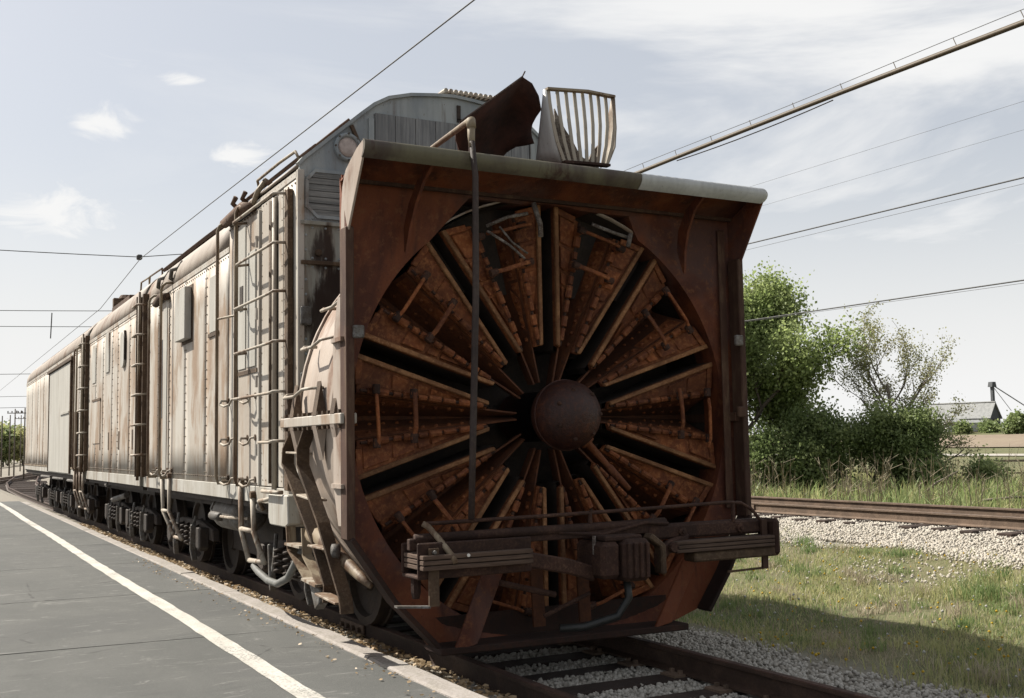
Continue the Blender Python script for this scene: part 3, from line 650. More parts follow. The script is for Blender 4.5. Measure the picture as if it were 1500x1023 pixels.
# lip across the front: rounded strip
lipc = [(-.345, 3.640), (-.372, 3.632), (-.388, 3.610), (-.384, 3.575), (-.36, 3.54), (-.325, 3.515), (-.315, 3.52), (-.345, 3.56), (-.35, 3.60)]
def lip(x0, x1, mat, rnd=False):
    m = MB(); n = 10
    rows = []
    for k in range(n + 1):
        x = x0 + (x1 - x0) * k / n; rows.append([(x, y, z) for y, z in lipc])
    if rnd:
        for q, sc in ((.03, .85), (.05, .55), (.058, .2)):
            rows.append([(x1 + q, -.345 + (y + .345) * sc, 3.575 + (z - 3.575) * sc) for y, z in lipc])
    m.grid(rows); L = len(lipc); m.f += [tuple(range(L))]
    b = (len(rows) - 1) * L; m.f.append(tuple(b + i for i in range(L - 1, -1, -1)))
    o = m.build('visor_lip', mat, plow, smooth=True); o.data.set_sharp_from_angle(angle=math.radians(50)); return o
lip(-1.765, .50, 'lip_paint'); lip(.503, 1.73, 'galvanized', True)
m = MB()
for s in (-1, 1):
    x = s * 1.762
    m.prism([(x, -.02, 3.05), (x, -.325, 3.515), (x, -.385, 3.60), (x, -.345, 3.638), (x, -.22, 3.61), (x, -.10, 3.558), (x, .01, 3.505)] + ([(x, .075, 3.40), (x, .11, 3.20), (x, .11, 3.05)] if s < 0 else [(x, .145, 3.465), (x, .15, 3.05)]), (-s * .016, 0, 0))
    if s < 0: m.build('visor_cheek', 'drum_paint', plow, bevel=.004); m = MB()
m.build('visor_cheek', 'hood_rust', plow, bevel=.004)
# top skin behind the visor
MB().boxp(-1.74, 1.74, .055, .085, 3.438, 3.466).build('visor_crease', 'hood_edge', plow)
# curved gussets under the visor
for s in (-1, 1):
    pts = [(-.30, 3.53), (-.16, 3.44), (-.05, 3.30), (.02, 3.14), (.06, 2.95)]
    cx = -1.22 if s < 0 else 1.17
    m = MB(); w = [.10, .13, .14, .12, .02]
    rows = [];
    for (y, z), q in zip(pts, w): rows.append([(cx + s * (3.55 - z) * .10, y, z), (cx + s * (3.55 - z) * .10, y + q * .9, z + .02)])
    m.grid(rows).build('visor_gusset', 'hood_rust', plow, thick=.022)
# latch lugs on hood edges
for x, z in ((-1.69, 2.36), (1.69, 2.40), (1.69, 1.80)):
    o = MB().boxp(x - .04, x + .04, -.06, -.025, z - .045, z + .045).build('hood_lug', 'pale_part' if z > 2 else 'hood_edge', plow, bevel=.008)
# corrugated right inner wall strips
for x in (1.655,):
    MB().bar([(x, .105, 1.0), (x, .105, 3.36)], (1, 0, 0), .07, .02).build('hood_stiffener', 'hood_edge', plow, bevel=.006)

# --- drum casing behind the hood
def drum_row(y, R, n=72): return [(R * math.sin(2 * PI * k / n), y, 1.78 + max(R * math.cos(2 * PI * k / n), -1.6)) for k in range(n + 1)]
MB().grid([drum_row(.185, 1.715), drum_row(.5, 1.715), drum_row(1.0, 1.695), drum_row(1.34, 1.665)]).build('drum_casing', 'drum_paint', plow, smooth=True, thick=.014)
MB().grid([drum_row(1.33, 1.665), drum_row(1.335, .5)]).build('drum_back', 'front_stained', plow)
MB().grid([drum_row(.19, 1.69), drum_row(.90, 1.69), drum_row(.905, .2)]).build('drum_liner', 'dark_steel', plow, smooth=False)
for s in (-1, 1): MB().prism([(s * 1.764, .0, 1.02), (s * 1.764, .0, 2.62), (s * 1.764, .16, 2.62), (s * 1.764, .26, 2.3), (s * 1.764, .26, 1.3), (s * 1.764, .16, 1.02)], (s * .006, 0, 0)).build('casing_skirt', 'drum_paint', plow)
MB().grid([drum_row(1.31, 1.680), drum_row(1.345, 1.680)]).build('drum_rim', 'drum_paint', plow, thick=.03)
for s in (-1, 1):
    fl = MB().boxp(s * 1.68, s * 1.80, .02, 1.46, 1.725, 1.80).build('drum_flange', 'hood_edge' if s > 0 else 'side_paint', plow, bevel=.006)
    for k in range(12):
        MB().lathe((s * 1.775, .10 + k * .115, 1.80), (0, 0, 1), [(0, .022), (.028, .02)], 6).build('flange_bolt', 'brown_bar', fl)
        MB().lathe((s * 1.775, .10 + k * .115, 1.725), (0, 0, -1), [(0, .022), (.028, .02)], 6).build('flange_nut', 'brown_bar', fl)
    for y in (.22, .62, 1.18):
        MB().prism([(s * 1.72, y - .07, 1.80), (s * 1.80, y - .06, 1.80), (s * 1.73, y + .02, 2.06)], (0, .09, 0)).build('flange_gusset', 'brown_bar', plow)
        MB().prism([(s * 1.72, y - .07, 1.725), (s * 1.80, y - .06, 1.725), (s * 1.715, y + .02, 1.47)], (0, .09, 0)).build('flange_gusset', 'drum_paint', plow)
for z, y in ((2.30, .16), (1.28, .16)):
    r = math.sqrt(1.74 ** 2 - (z - 1.78) ** 2)
    MB().prism([(-1.74, .02, z), (-1.80, .02, z), (-1.80, y + .06, z), (-r + .01, y + .30, z), (-r + .01, .17, z)], (0, 0, .03)).build('casing_bracket', 'drum_paint', plow)
# wavy grab irons on the casing
def grab(pts, r, parent, mat='rung_paint', name='grab_iron'): return MB().tube(pts, r, 7).build(name, mat, parent, smooth=True)
for y0, z0 in ((1.06, 2.32), (1.26, 1.955), (.98, 2.62)):
    Rz = math.sqrt(max(.01, 1.72 ** 2 - (z0 - 1.78) ** 2))
    grab([(-Rz + .01, y0, z0 + .03), (-Rz - .09, y0 - .0, z0 + .025), (-Rz - .13, y0 - .05, z0), (-Rz - .13, y0 - .30, z0), (-Rz - .09, y0 - .38, z0 + .05), (-Rz - .06, y0 - .52, z0 + .055), (-Rz + .01, y0 - .58, z0 + .055)], .013, plow)
# lower curved edge, sunlit pipe
MB().tube([(-1.62, 1.16, .90), (-1.62, .82, .845), (-1.62, .58, .775), (-1.60, .18, .655), (-1.58, .04, .605)], [.075, .07, .055, .035, .02], 10).build('discharge_pipe', 'pipe_paint', plow, smooth=True)
MB().lathe((-1.66, .50, .80), (-1, 0, .2), [(0, .07), (.05, .06), (.06, .03)], 12).build('pipe_cap', 'pale_part', plow, smooth=True)

# --- rotor
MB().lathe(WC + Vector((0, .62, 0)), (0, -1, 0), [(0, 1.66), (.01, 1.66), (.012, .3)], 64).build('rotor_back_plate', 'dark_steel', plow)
hub = MB().lathe((0, .75, WC.z), (0, -1, 0), [(0, .20), (.60, .20)] + [(.75 - .27 * math.cos(q), .27 * math.sin(q)) for q in np.linspace(.85, PI, 14)], 40, cap=False).build('rotor_hub', 'hub_rust', plow, smooth=True)
for q in range(7):
    p = Vector((.19 * math.cos(q * .9), .75 - .945, WC.z + .19 * math.sin(q * .9))); n_ = (p - Vector((0, 0, WC.z))); MB().rivet(p, n_, .020).build('hub_bolt', 'beam_rust', hub)
MB().lathe((0, .02, WC.z), (0, -1, 0), [(0, .262), (.004, .274), (.018, .274), (.022, .262)], 40, cap=False).build('hub_seam', 'hub_rust', hub)
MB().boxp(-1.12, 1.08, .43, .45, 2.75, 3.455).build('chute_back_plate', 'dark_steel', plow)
MB().lathe((.17, .02, WC.z - .185), (.55, -.35, -.75), [(0, .055), (.05, .06), (.06, .03), (.28, .022), (.30, .03), (.52, .02)], 10).build('grease_fitting', 'blade_rust', hub, smooth=True)
So = lambda r: r * math.tan(math.radians(18)) - .066
def Ei(r):                                     # inner edge of the knife
    return np.interp(r, [.30, .55, 1.62], [.025, .055, .172])
def depth(r): return np.interp(r, [.28, .6, 1.62], [.18, .24, .40])
m = MB(); rr = np.linspace(.27, 1.60, 9); rows = []
for r in rr:
    e = Ei(r); d = depth(r); y0 = .05
    if r < .55: y0 = .05
    rows.append([(r, y, s) for y, s in ((y0, -e), (y0 + .02, -.93 * e), (.62 * d, -.55 * e), (d, -.14 * e), (d, .14 * e), (.62 * d, .55 * e), (y0 + .02, .93 * e), (y0, e))])
m.grid(rows)
wl = MB()
for s in (-1, 1):                              # radial walls along the gaps
    wl.grid([[(r, .03, s * (So(r))), (r, .34, s * (So(r) - .0))] for r in (.52, 1.0, 1.62)])
    wl.grid([[(.52, .05, s * Ei(.52)), (.52, .05, s * So(.52))], [(.52, .34, s * Ei(.52)), (.52, .34, s * So(.52))]])
me_scoop = m
bolts = MB()
for s in (-1, 1):
    for r in np.arange(.62, 1.56, .105):
        e = Ei(r); d = depth(r); p = Vector((r, .31 * d + .035 - .024, s * .74 * e)); bolts.rivet(p, (0, -1, -s * .8), .022)
        if r > 1.0: bolts.rivet((r + .04, .81 * d - .004, s * .345 * e), (0, -1, -s * .8), .018)
def knife(s):
    m = MB(); r0, r1 = .55, 1.615; y = -.01; t = .045; tilt = .03
    A = (r1, y, s * So(r1)); B = (r0, y, s * So(r0)); C = (r0, y + tilt, s * Ei(r0)); D = (r1 - .02, y + tilt, s * Ei(r1))
    q = [A, B, C, D]; m.hexa([(a, b + t, c) for a, b, c in q], q)
    # raised edge along the gap
    w = .040; h = .024
    q2 = [A, B, (r0, y, s * (So(r0) - w * .8)), (r1, y, s * (So(r1) - w))]
    q3 = [(r1, y, s * (So(r1) - w)), (r1 - .05, y, s * (So(r1) - w - .004)), (r1 - .05, y + .02, s * (Ei(r1) + .06)), (r1, y + .02, s * (Ei(r1) + .06))]
    m.hexa([(a, b + .004, c) for a, b, c in q3], [(a, b - h * .7, c) for a, b, c in q3])
    return m
def knife_edge(s):
    r0, r1, y, w, h = .55, 1.615, -.01, .040, .024
    q2 = [(r1, y, s * So(r1)), (r0, y, s * So(r0)), (r0, y, s * (So(r0) - w * .8)), (r1, y, s * (So(r1) - w))]
    m = MB(); m.hexa([(a, b + .004, c) for a, b, c in q2], [(a, b - h, c) for a, b, c in q2]); return m
def pad(s, ra, rb):
    o = lambda r: So(r) - .062; i = lambda r: Ei(r) + .045
    f = lambda r, u: (r, -.008 + .03 * (1 - u) , s * (i(r) + (o(r) - i(r)) * u))
    q = [f(rb, 1), f(ra, 1), f(ra, 0.0), f(rb, 0.0)]
    m = MB(); m.hexa([(a, b + .01, c) for a, b, c in q], [(a, b - .013, c) for a, b, c in q]); return m
PADS = [(.78, 1.02), (1.04, 1.13), (1.16, 1.33), (1.36, 1.56)]
KN = [(.60, .70, .020), (.715, .80, .026), (.83, .93, .020), (.95, 1.05, .027), (1.06, 1.13, .021), (1.165, 1.25, .028), (1.27, 1.33, .022), (1.37, 1.46, .030), (1.48, 1.53, .022)]
proto = {}
scoops = []
for k in range(10):
    a = math.radians(72 + 36 * k)
    if k == 0:
        sc = me_scoop.build('blade_scoop', 'scoop_rust', plow, fixn=False, thick=.014); src = sc
        src_children = []
        def addc(o): src_children.append(o); return o
        addc(wl.build('scoop_walls', 'dark_steel', sc, kind='stuff'))
        for s in (-1, 1):
            lf = MB(); q = []
            for ra, rb in ((.60, 1.08), (1.10, 1.57)):
                lo = [(r, .07 + (.62 * depth(r) - .07) * u - .022, s * Ei(r) * (.93 - .38 * u)) for r, u in ((ra, .05), (rb, .05), (rb, .88), (ra, .88))]
                MB().hexa([(a, b + .018, c) for a, b, c in lo], lo).build('hinge_leaf', 'blade_rust', sc, bevel=.003)
        src_children += [o for o in sc.children if o.name.startswith('hinge_leaf')]
        addc(bolts.build('scoop_bolts', 'blade_rust', sc, kind='stuff'))
        for s in (-1, 1):
            addc(knife(s).build('knife', 'blade_rust', sc, bevel=.005)); addc(knife_edge(s).build('knife_edge', 'edge_rust', sc, bevel=.006))
            for ra, rb in PADS: addc(pad(s, ra, rb).build('knife_pad', 'blade_rust', sc, bevel=.006))
            for ra, rb, q in KN:
                ca, cb = (Vector((r, -.018, s * (Ei(r) + .022))) for r in (ra, rb))
                addc(MB().tube([ca, ca.lerp(cb, .04), ca.lerp(cb, .96), cb], [q * .8, q, q, q * .8], 8).build('hinge_knuckle', 'blade_rust', sc, autosmooth=40))
            ca, cb = (Vector((r, -.012, s * (Ei(r) + .022))) for r in (.56, 1.58)); addc(MB().tube([ca, cb], .012, 6).build('hinge_pin', 'beam_rust', sc))
            for r in (1.20, 1.49):
                sz = Ei(r) + .05
                addc(MB().prism([(r - .035, .02, s * (sz - .03)), (r - .025, -.12, s * (sz - .028)), (r + .025, -.12, s * (sz - .028)), (r + .035, .02, s * (sz - .03))], (0, 0, s * .028)).build('link_lug', 'blade_rust', sc, bevel=.005))
                addc(MB().lathe((r, -.10, s * (sz - .05)), (0, 0, s), [(0, .030), (.07, .030)], 8).build('link_pin', 'beam_rust', sc, bevel=.004))
        for r, w in ((1.20, .034), (1.49, .026)):
            sz = Ei(r) + .05
            addc(MB().bar([(r, -.105, -sz), (r + .004, -.128, -sz * .6), (r, -.13, 0), (r - .004, -.128, sz * .6), (r, -.105, sz)], (1, 0, 0), w, .024).build('link_bar', 'blade_rust', sc, bevel=.006))
        sc.location = WC; sc.rotation_euler = (0, -a, 0)
    else:
        sc = inst(src, plow, WC, (random.uniform(-.006, .006), -a, random.uniform(-.006, .006)))
        for ch in src_children:
            if ch.name.startswith('knife_pad') and random.random() < .22: continue
            c = inst(ch, sc)
            if ch.name.startswith('link_bar'): c.rotation_euler = (0, random.uniform(-.05, .05), 0) if True else None
            if ch.name.startswith('hinge_knuckle') or ch.name.startswith('knife_pad'): c.location = (0, random.uniform(-.006, .006), 0)
    scoops.append(sc)
# loose wreckage of links in the two topmost scoops, shiny in the sun
def topd(x, y, z): return (x, y, z)
for pts, r in (([(-.62, .07, 3.21), (-.45, .05, 3.29), (-.28, .04, 3.33)], .022), ([(-.60, .10, 3.18), (-.42, .08, 3.08), (-.30, .06, 2.98)], .017), ([(-.50, .09, 3.22), (-.40, .07, 3.10), (-.28, .05, 3.02)], .014),
               ([(-.22, .05, 3.42), (-.18, .02, 3.25), (-.16, .05, 3.16)], .034), ([(.32, .06, 3.30), (.50, .03, 3.24), (.66, .04, 3.21)], .024), ([(.66, .02, 3.24), (.62, .0, 3.13)], .032)):
    MB().tube(pts, r * .62, 8).build('broken_link', 'mottled', plow, smooth=True)

# --- pilot beam, coupler, railings
def bx(x0, x1, y0, y1, z0, z1, name, mat, bev=.008, parent=plow): return MB().boxp(x0, x1, y0, y1, z0, z1).build(name, mat, parent, bevel=bev)
# left step
ls = bx(-1.50, -.66, -.60, -.575, .70, .935, 'left_step_plate', 'beam_rust')
ls.name = 'step_plate'
bx(-1.50, -.70, -.335, -.31, .72, .92, 'step_plate', 'beam_rust')
for k in range(3): bx(-1.49, -.68, -.66 - .0 * k, -.34, .762 + k * .034, .790 + k * .034, 'step_plank', 'brown_planks', .004)
bx(-1.50, -.68, -.585, -.32, .70, .725, 'step_base', 'beam_rust')
MB().lathe((-1.44, -.42, .70), (0, 0, -1), [(0, .035), (.10, .035), (.14, .025)], 8).build('step_bolt', 'beam_rust', plow)
MB().lathe((-1.17, -.665, .845), (0, -1, 0), [(0, .012), (.008, .010)], 10).build('step_reflector', 'reflector', plow)
# main cross bar
MB().tube([(-1.46, -.45, .95), (-.60, -.44, .955), (.2, -.40, .955), (.62, -.38, .96)], .034, 8).build('cross_bar', 'beam_rust', plow, smooth=True)
MB().bar([(-1.5, -.44, .915), (-.55, -.42, .92), (.45, -.40, .925)], (0, 0, 1), .075, .05).build('cross_plate', 'beam_rust', plow, bevel=.006)
# right step
bx(.42, 1.60, -.43, -.31, .83, .945, 'step_beam', 'beam_rust', .02)
for k in range(3): bx(.62, 1.57, -.53, -.35, .735 + k * .030, .760 + k * .030, 'step_plank', 'brown_planks', .004)
bx(.80, 1.62, -.51, -.36, .655, .728, 'step_base', 'brown_bar', .012)
bx(1.575, 1.64, -.53, -.30, .66, .945, 'step_end', 'hood_edge', .025)
for x in (.74, 1.30): MB().lathe((x, -.43, .885), (0, -1, 0), [(0, .036), (.02, .034), (.022, .018), (.04, .016)], 10).build('step_bolt', 'beam_rust', plow)
# coupler
cp = bx(-.10, .06, -.62, -.25, .60, .86, 'coupler_body', 'beam_rust', .03)
bx(.065, .30, -.66, -.30, .575, .875, 'coupler_knuckle', 'beam_rust', .035, cp)
for k in range(4): bx(.085 + k * .052, .115 + k * .052, -.675, -.60, .60, .85, 'coupler_rib', 'beam_rust', .006, cp)
bx(-.06, .26, -.60, -.28, .862, .90, 'coupler_cover', 'beam_rust', .01, cp)
MB().bar([(.36, -.52, .88), (.47, -.52, .80), (.47, -.52, .60)], (0, 1, 0), .10, .05).build('coupler_guard', 'brown_bar', cp, bevel=.01)
MB().bar([(-.64, -.50, .77), (-.30, -.48, .70), (-.08, -.46, .63)], (0, 0, 1), .11, .05).build('coupler_stay', 'beam_rust', plow, bevel=.012)
MB().bar([(.44, -.50, .70), (.60, -.45, .78), (.80, -.42, .82)], (0, 0, 1), .10, .05).build('coupler_stay', 'beam_rust', plow, bevel=.012)
MB().lathe((.60, -.50, .78), (0, -1, 0), [(0, .04), (.03, .035)], 10).build('stay_bolt', 'beam_rust', plow)
MB().tube([(.14, -.56, .58), (.15, -.57, .46), (.06, -.55, .33), (-.20, -.50, .27), (-.36, -.45, .27)], .028, 10).build('air_hose', 'hose_black', plow, smooth=True)
MB().tube([(-.75, -.30, .60), (-.45, -.34, .52), (-.33, -.34, .49)], .022, 8).build('brake_rod', 'beam_rust', plow)
MB().tube([(-.40, -.30, .34), (-.05, -.36, .48)], .016, 8).build('brake_rod', 'beam_rust', plow)
MB().tube([(-.35, -.44, .935), (.02, -.44, .90), (.40, -.45, .97), (.62, -.42, .95)], .014, 8).build('uncoupling_rod', 'beam_rust', plow)
MB().tube([(-.09, -.5, .90), (-.09, -.5, .77)], .014, 8).build('uncoupling_chain', 'mottled', plow)
# railing
MB().tube([(-1.36, -.42, 1.045), (-.4, -.42, 1.055), (.5, -.42, 1.07), (1.18, -.42, 1.085), (1.33, -.42, 1.075), (1.43, -.43, 1.02), (1.50, -.45, .93), (1.51, -.46, .80)], .014, 8).build('front_railing', 'beam_rust', plow, smooth=True)
for x in (-.07, 1.25): MB().tube([(x, -.42, .93), (x, -.42, 1.075)], .016, 8).build('railing_post', 'beam_rust', plow)
MB().bar([(1.52, -.46, .94), (1.51, -.47, .56)], (1, 0, 0), .055, .02).build('stirrup_strap', 'hood_edge', plow)
MB().tube([(1.51, -.46, .565), (1.16, -.44, .555)], .010, 6).build('stirrup_rung', 'brown_bar', plow)
MB().tube([(-1.40, -.45, 1.05), (-1.37, -.47, 1.03), (-1.33, -.56, .95), (-1.28, -.64, .85), (-1.26, -.66, .80)], .020, 8).build('bent_handrail', 'pipe_paint', plow, smooth=True)
MB().bar([(-1.40, -.62, .90), (-1.40, -.62, .53)], (1, 0, 0), .07, .018).build('stirrup_strap', 'brown_bar', plow)
MB().bar([(-1.435, -.62, .53), (-1.60, -.46, .525)], (0, 1, 0), .05, .014).build('stirrup_rung', 'pale_part', plow)
MB().lathe((-1.40, -.632, .875), (0, -1, 0), [(0, .016), (.014, .012)], 8).build('stirrup_bolt', 'pale_part', plow)
# slanted braces below the beam
for x0, x1, w in ((-.66, -.93, .19), (1.14, .78, .17)):
    MB().bar([(x0, -.06, .70), (x1, -.10, .14)], (1, .0, .2), w, .03).build('pilot_brace', 'hood_rust', plow, bevel=.006)
for x in (-.30, .10): MB().bar([(x, -.02, .64), (x + .02, -.02, .22)], (1, 0, 0), .10, .02).build('pilot_brace', 'scoop_rust', plow)

# --- hanging pole and its elbow pipe
MB().tube([(-.968, -.40, 3.70), (-.955, -.42, 3.45), (-.965, -.42, 2.6), (-1.0, -.42, 1.7), (-1.03, -.43, 1.06)], [.020, .022, .024, .024, .022], 10).build('hanging_pole', 'pole_rust', plow, smooth=True)
MB().tube([(-.965, -.385, 3.85), (-.965, -.385, 3.74), (-.968, -.40, 3.66)], [.030, .026, .022], 10).build('pole_swivel', 'pipe_paint', plow, smooth=True)
MB().tube([(-.965, -.39, 3.80), (-.965, -.38, 3.855), (-.965, -.33, 3.86), (-.965, .2, 3.83), (-.965, .9, 3.78), (-.965, 1.9, 3.72)], [.033, .036, .023, .021, .021, .021], 10).build('elbow_pipe', 'pipe_paint', plow, smooth=True)

# --- chute: dark bent flap, pale side sheet and barred guard
flap = MB(); 
E1, E2 = Vector((-.80, .12, 4.005)), Vector((-.20, .22, 4.475))
rowt = [E1.lerp(E2, t) for t in np.linspace(0, 1, 7)] + [Vector((-.10, .24, 4.44)), Vector((-.02, .28, 4.36)), Vector((.035, .34, 4.27))]
lowt = [Vector((-.62, .50, 3.90)), Vector((-.58, .56, 3.80)), Vector((-.50, .62, 3.70)), Vector((-.42, .66, 3.62)), Vector((-.30, .70, 3.70)), Vector((-.22, .70, 3.85)), Vector((-.12, .66, 3.98)), Vector((-.06, .60, 4.02)), Vector((-.01, .52, 4.02)), Vector((.02, .44, 4.02))]
rows = []
for t in np.linspace(0, 1, 6):
    rows.append([a.lerp(b, t) + Vector((0, .10 * math.sin(PI * t), .02 * math.sin(PI * t))) for a, b in zip(rowt, lowt)])
flap.grid(rows).build('chute_flap', 'flap_rust', plow, thick=.016, smooth=True)
MB().tube(rowt[:7], .011, 6).build('flap_edge', 'beam_rust', plow)
MB().tube([(-.205, .22, 4.47), (-.17, .23, 4.53)], .006, 5).build('flap_hook', 'beam_rust', plow)
MB().bar([(-.70, .16, 3.98), (-.63, .30, 3.62)], (0, 1, 0), .05, .015).build('flap_stay', 'flap_rust', plow)
def gbar(x, u):   # curved front bar of the guard, u 0..1 across
    bulge = .020 * math.sin(PI * u)
    return [(x, .10 - bulge, 4.355), (x, .085 - bulge, 4.25), (x, .07 - bulge, 4.10), (x, .07 - bulge, 3.94), (x, .08 - bulge, 3.785)]
GX0, GX1 = -.035, .575
for k in range(9):
    u = k / 8; x = GX0 + (GX1 - GX0) * u; sq = .125 * (1 - u) ** 2.2 - .085 * u ** 3
    pts = [(p[0] + sq * ((4.355 - p[2]) / .57) ** 2.6, p[1], p[2] + .02 * u) for p in gbar(x, u)]
    MB().bar(pts, (1, 0, 0), .030, .008).build('guard_bar', 'rung_paint', plow)
MB().bar([(GX0 - .02, .095, 4.362), (GX1 * .5, .04, 4.372), (GX1 + .01, .095, 4.385)], (0, 1, 0), .05, .018).build('guard_top_rail', 'pipe_paint', plow)
MB().bar([(.07, .07, 3.778), (.28, .055, 3.785), (.50, .07, 3.795)], (0, 1, 0), .06, .02).build('guard_bottom_rail', 'beam_rust', plow)
rows = []
for w in np.linspace(0, 1, 7):
    z = 4.36 - .58 * w; xa = GX0 - .012 + .125 * w ** 2.6; ya = .10 - .03 * math.sin(PI * w); xb = -.06 + .06 * w; yb = .13 + .25 * w
    rows.append([(xa + (xb - xa) * t - .012 * math.sin(PI * t), ya + (yb - ya) * t, z + .06 * t * w) for t in np.linspace(0, 1, 6)])
MB().grid(rows).build('guard_cheek', 'galvanized', plow, smooth=True, thick=.008)
rows = [[(a + .62, b, c) for a, b, c in r] for r in [[(xo, y0 + (y1 - y0) * t, z + .02) for t in np.linspace(0, 1, 6)] for z, xo, y0, y1 in ((4.36, -.030, .09, .14), (4.25, -.030, .085, .18), (4.10, -.035, .07, .20), (3.94, -.05, .07, .20), (3.79, -.115, .08, .20))]]
MB().grid(rows).build('guard_cheek', 'rung_paint', plow, smooth=True, thick=.008)
rows = []
for t in np.linspace(0, 1, 9):
    x = .13 + .42 * t; ztop = 3.88 + max(0, .40 - .62 * t) + (.16 * max(0, t - .72) / .28); rows.append([(x, .30, 3.72), (x, .30, (3.72 + ztop) / 2), (x, .29, ztop + random.uniform(-.02, .02))])
MB().grid(rows).build('chute_back', 'mottled', plow, thick=.02)
MB().boxp(-.5, .75, .24, .9, 3.50, 3.74).build('chute_throat', 'shade_rust', plow)
# ------------------------------------------------------------------ carriage bodies
FP = [(-1.50, 4.02), (-1.46, 4.07), (-.92, 4.545), (-.80, 4.645), (-.66, 4.725), (-.44, 4.785), (-.2, 4.815), (0, 4.83)]
RP = [(-1.50, 3.70), (-1.485, 3.84), (-1.43, 3.97), (-1.33, 4.09), (-1.20, 4.19), (-1.0, 4.29), (-.7, 4.385), (-.35, 4.435), (0, 4.45)]
def full(p): return p + [(-x, z) for x, z in reversed(p[:-1])]
def shell(parent, y0, y1, prof, zbot, mat_roof, seams, ztop, zs0=1.215, skip=(), panelmat='side_paint'):
    P = full(prof)
    # inner body that closes the joints
    m = MB(); m.prism([(x * .985, y0 + .015, z - .02) for x, z in P] + [(1.47, y0 + .015, 1.0), (-1.47, y0 + .015, 1.0)], (0, y1 - y0 - .03, 0)); m.build('body_core', 'dark_steel', parent)
    ya = np.linspace(y0, y1, max(2, int((y1 - y0) / .8) + 1))
    MB().grid([[(x, y, z) for x, z in P] for y in ya]).build('roof', mat_roof, parent, autosmooth=35, thick=.02)
    for s in (-1, 1):
        ss = [y0] + list(seams) + [y1]
        for a, b in zip(ss[:-1], ss[1:]):
            if s < 0 and any(k0 <= a + .01 and b - .01 <= k1 for k0, k1 in skip): continue
            bow = random.uniform(-.004, .005); n = 6; rows = []
            for i in range(n + 1):
                t = i / n; rows.append([(s * (1.500 + bow * math.sin(PI * t) * math.sin(PI * u)), a + .0012 + (b - a - .0024) * t, zs0 + (ztop - zs0) * u) for u in np.linspace(0, 1, 7)])
            MB().grid(rows).build('side_panel', panelmat, parent, smooth=True, thick=.014)
        MB().boxp(s * 1.512 - .012, s * 1.512 + .012, y0, y1, zbot, zs0 - .004).build('side_sill', 'sill_paint', parent, bevel=.004)
        rv = MB()
        for zz in (ztop + .025, ztop - .05, zs0 + .06):
            for y in np.arange(y0 + .05, y1, .10): rv.rivet((s * 1.507, y, zz), (s, 0, 0), .013)
        for sy in seams:
            for dy in (-.035, .035):
                for z in np.arange(zs0 + .1, ztop, .105): rv.rivet((s * 1.509, sy + dy, z), (s, 0, 0), .0105)
        rv.build('rivet_rows', 'pipe_paint', parent, kind='stuff')
        MB().boxp(s * 1.508 - .007, s * 1.508 + .007, y0, y1, ztop - .012, ztop + .05).build('eave_strip', panelmat, parent, bevel=.003)
def endwall(parent, y, prof, z0, mat, d): 
    P = full(prof); return MB().prism([(x * .998, y, z) for x, z in P] + [(1.498, y, z0), (-1.498, y, z0)], (0, d * .03, 0)).build('end_wall', mat, parent)
def pipe_grab(parent, y, z0, z1, mat='pipe_paint', x=-1.63, r=.018, hook=.16):
    pts = [(-1.50, y - hook * .2, z0 - .02), (x + .02, y, z0 - .02), (x, y, z0 + .04), (x, y, (z0 + z1) / 2), (x, y, z1 - .06), (x + .015, y - .03, z1 - .01), (x + .05, y - .09, z1 + .02), (-1.47, y - .14, z1 + .02)]
    MB().tube(pts, r, 9).build('grab_pipe', mat, parent, smooth=True)
def ugrab(parent, y0, y1, z):
    grab([(-1.50, y0, z + .05), (-1.585, y0, z + .05), (-1.60, y0, z + .01), (-1.60, (y0 + y1) / 2, z - .015), (-1.58, y1 + .05, z), (-1.56, y1 + .04, z + .05), (-1.50, y1, z + .06)], .012, parent, 'rung_paint', 'handhold')
    for y in (y0, y1): MB().lathe((-1.51, y, z + .055), (-1, 0, 0), [(0, .032), (.02, .03)], 8).build('handhold_bolt', 'brown_bar', parent)
def pipe_step(parent, P, r=.024):
    """P: left rail (top, bend, foot), right rail (top, bend, foot) as (y, z)"""
    L, R_ = P
    for q in (L, R_): MB().tube([(-1.55, q[0][0], q[0][1]), (-1.55, q[1][0], q[1][1] + .05), (-1.552, *q[1]), (-1.56, *q[2])], r, 8).build('step_rail', 'rung_paint', parent, smooth=True)
    for i in (1, 2): MB().tube([(-1.555, *L[i]), (-1.555, *R_[i])], r * .9, 8).build('step_rung', 'rung_paint', parent, smooth=True)
    for q in (L, R_): MB().lathe((-1.525, q[0][0], q[0][1] + .03), (-1, 0, 0), [(0, .04), (.05, .035)], 8).build('step_clamp', 'brown_bar', parent)

# --- front part of the snowplow's body
Y0, YM, Y1 = 1.94, 4.30, 9.15
shell(plow, Y0, YM, FP, 1.06, 'roof_paint', [2.34, 3.06, 3.98], 3.93, skip=((2.34, 3.06), (3.06, 3.98)))
shell(plow, YM + .01, Y1, RP, 1.06, 'roof_paint', [5.35, 6.45, 7.42, 8.15], 3.66, skip=((7.42, 8.15),))
# step in the roof between the two heights
MB().prism([(x * .997, YM - .02, z) for x, z in full(FP)] + [(1.495, YM - .02, 3.6), (-1.495, YM - .02, 3.6)], (0, .03, 0)).build('roof_step', 'roof_rust', plow)
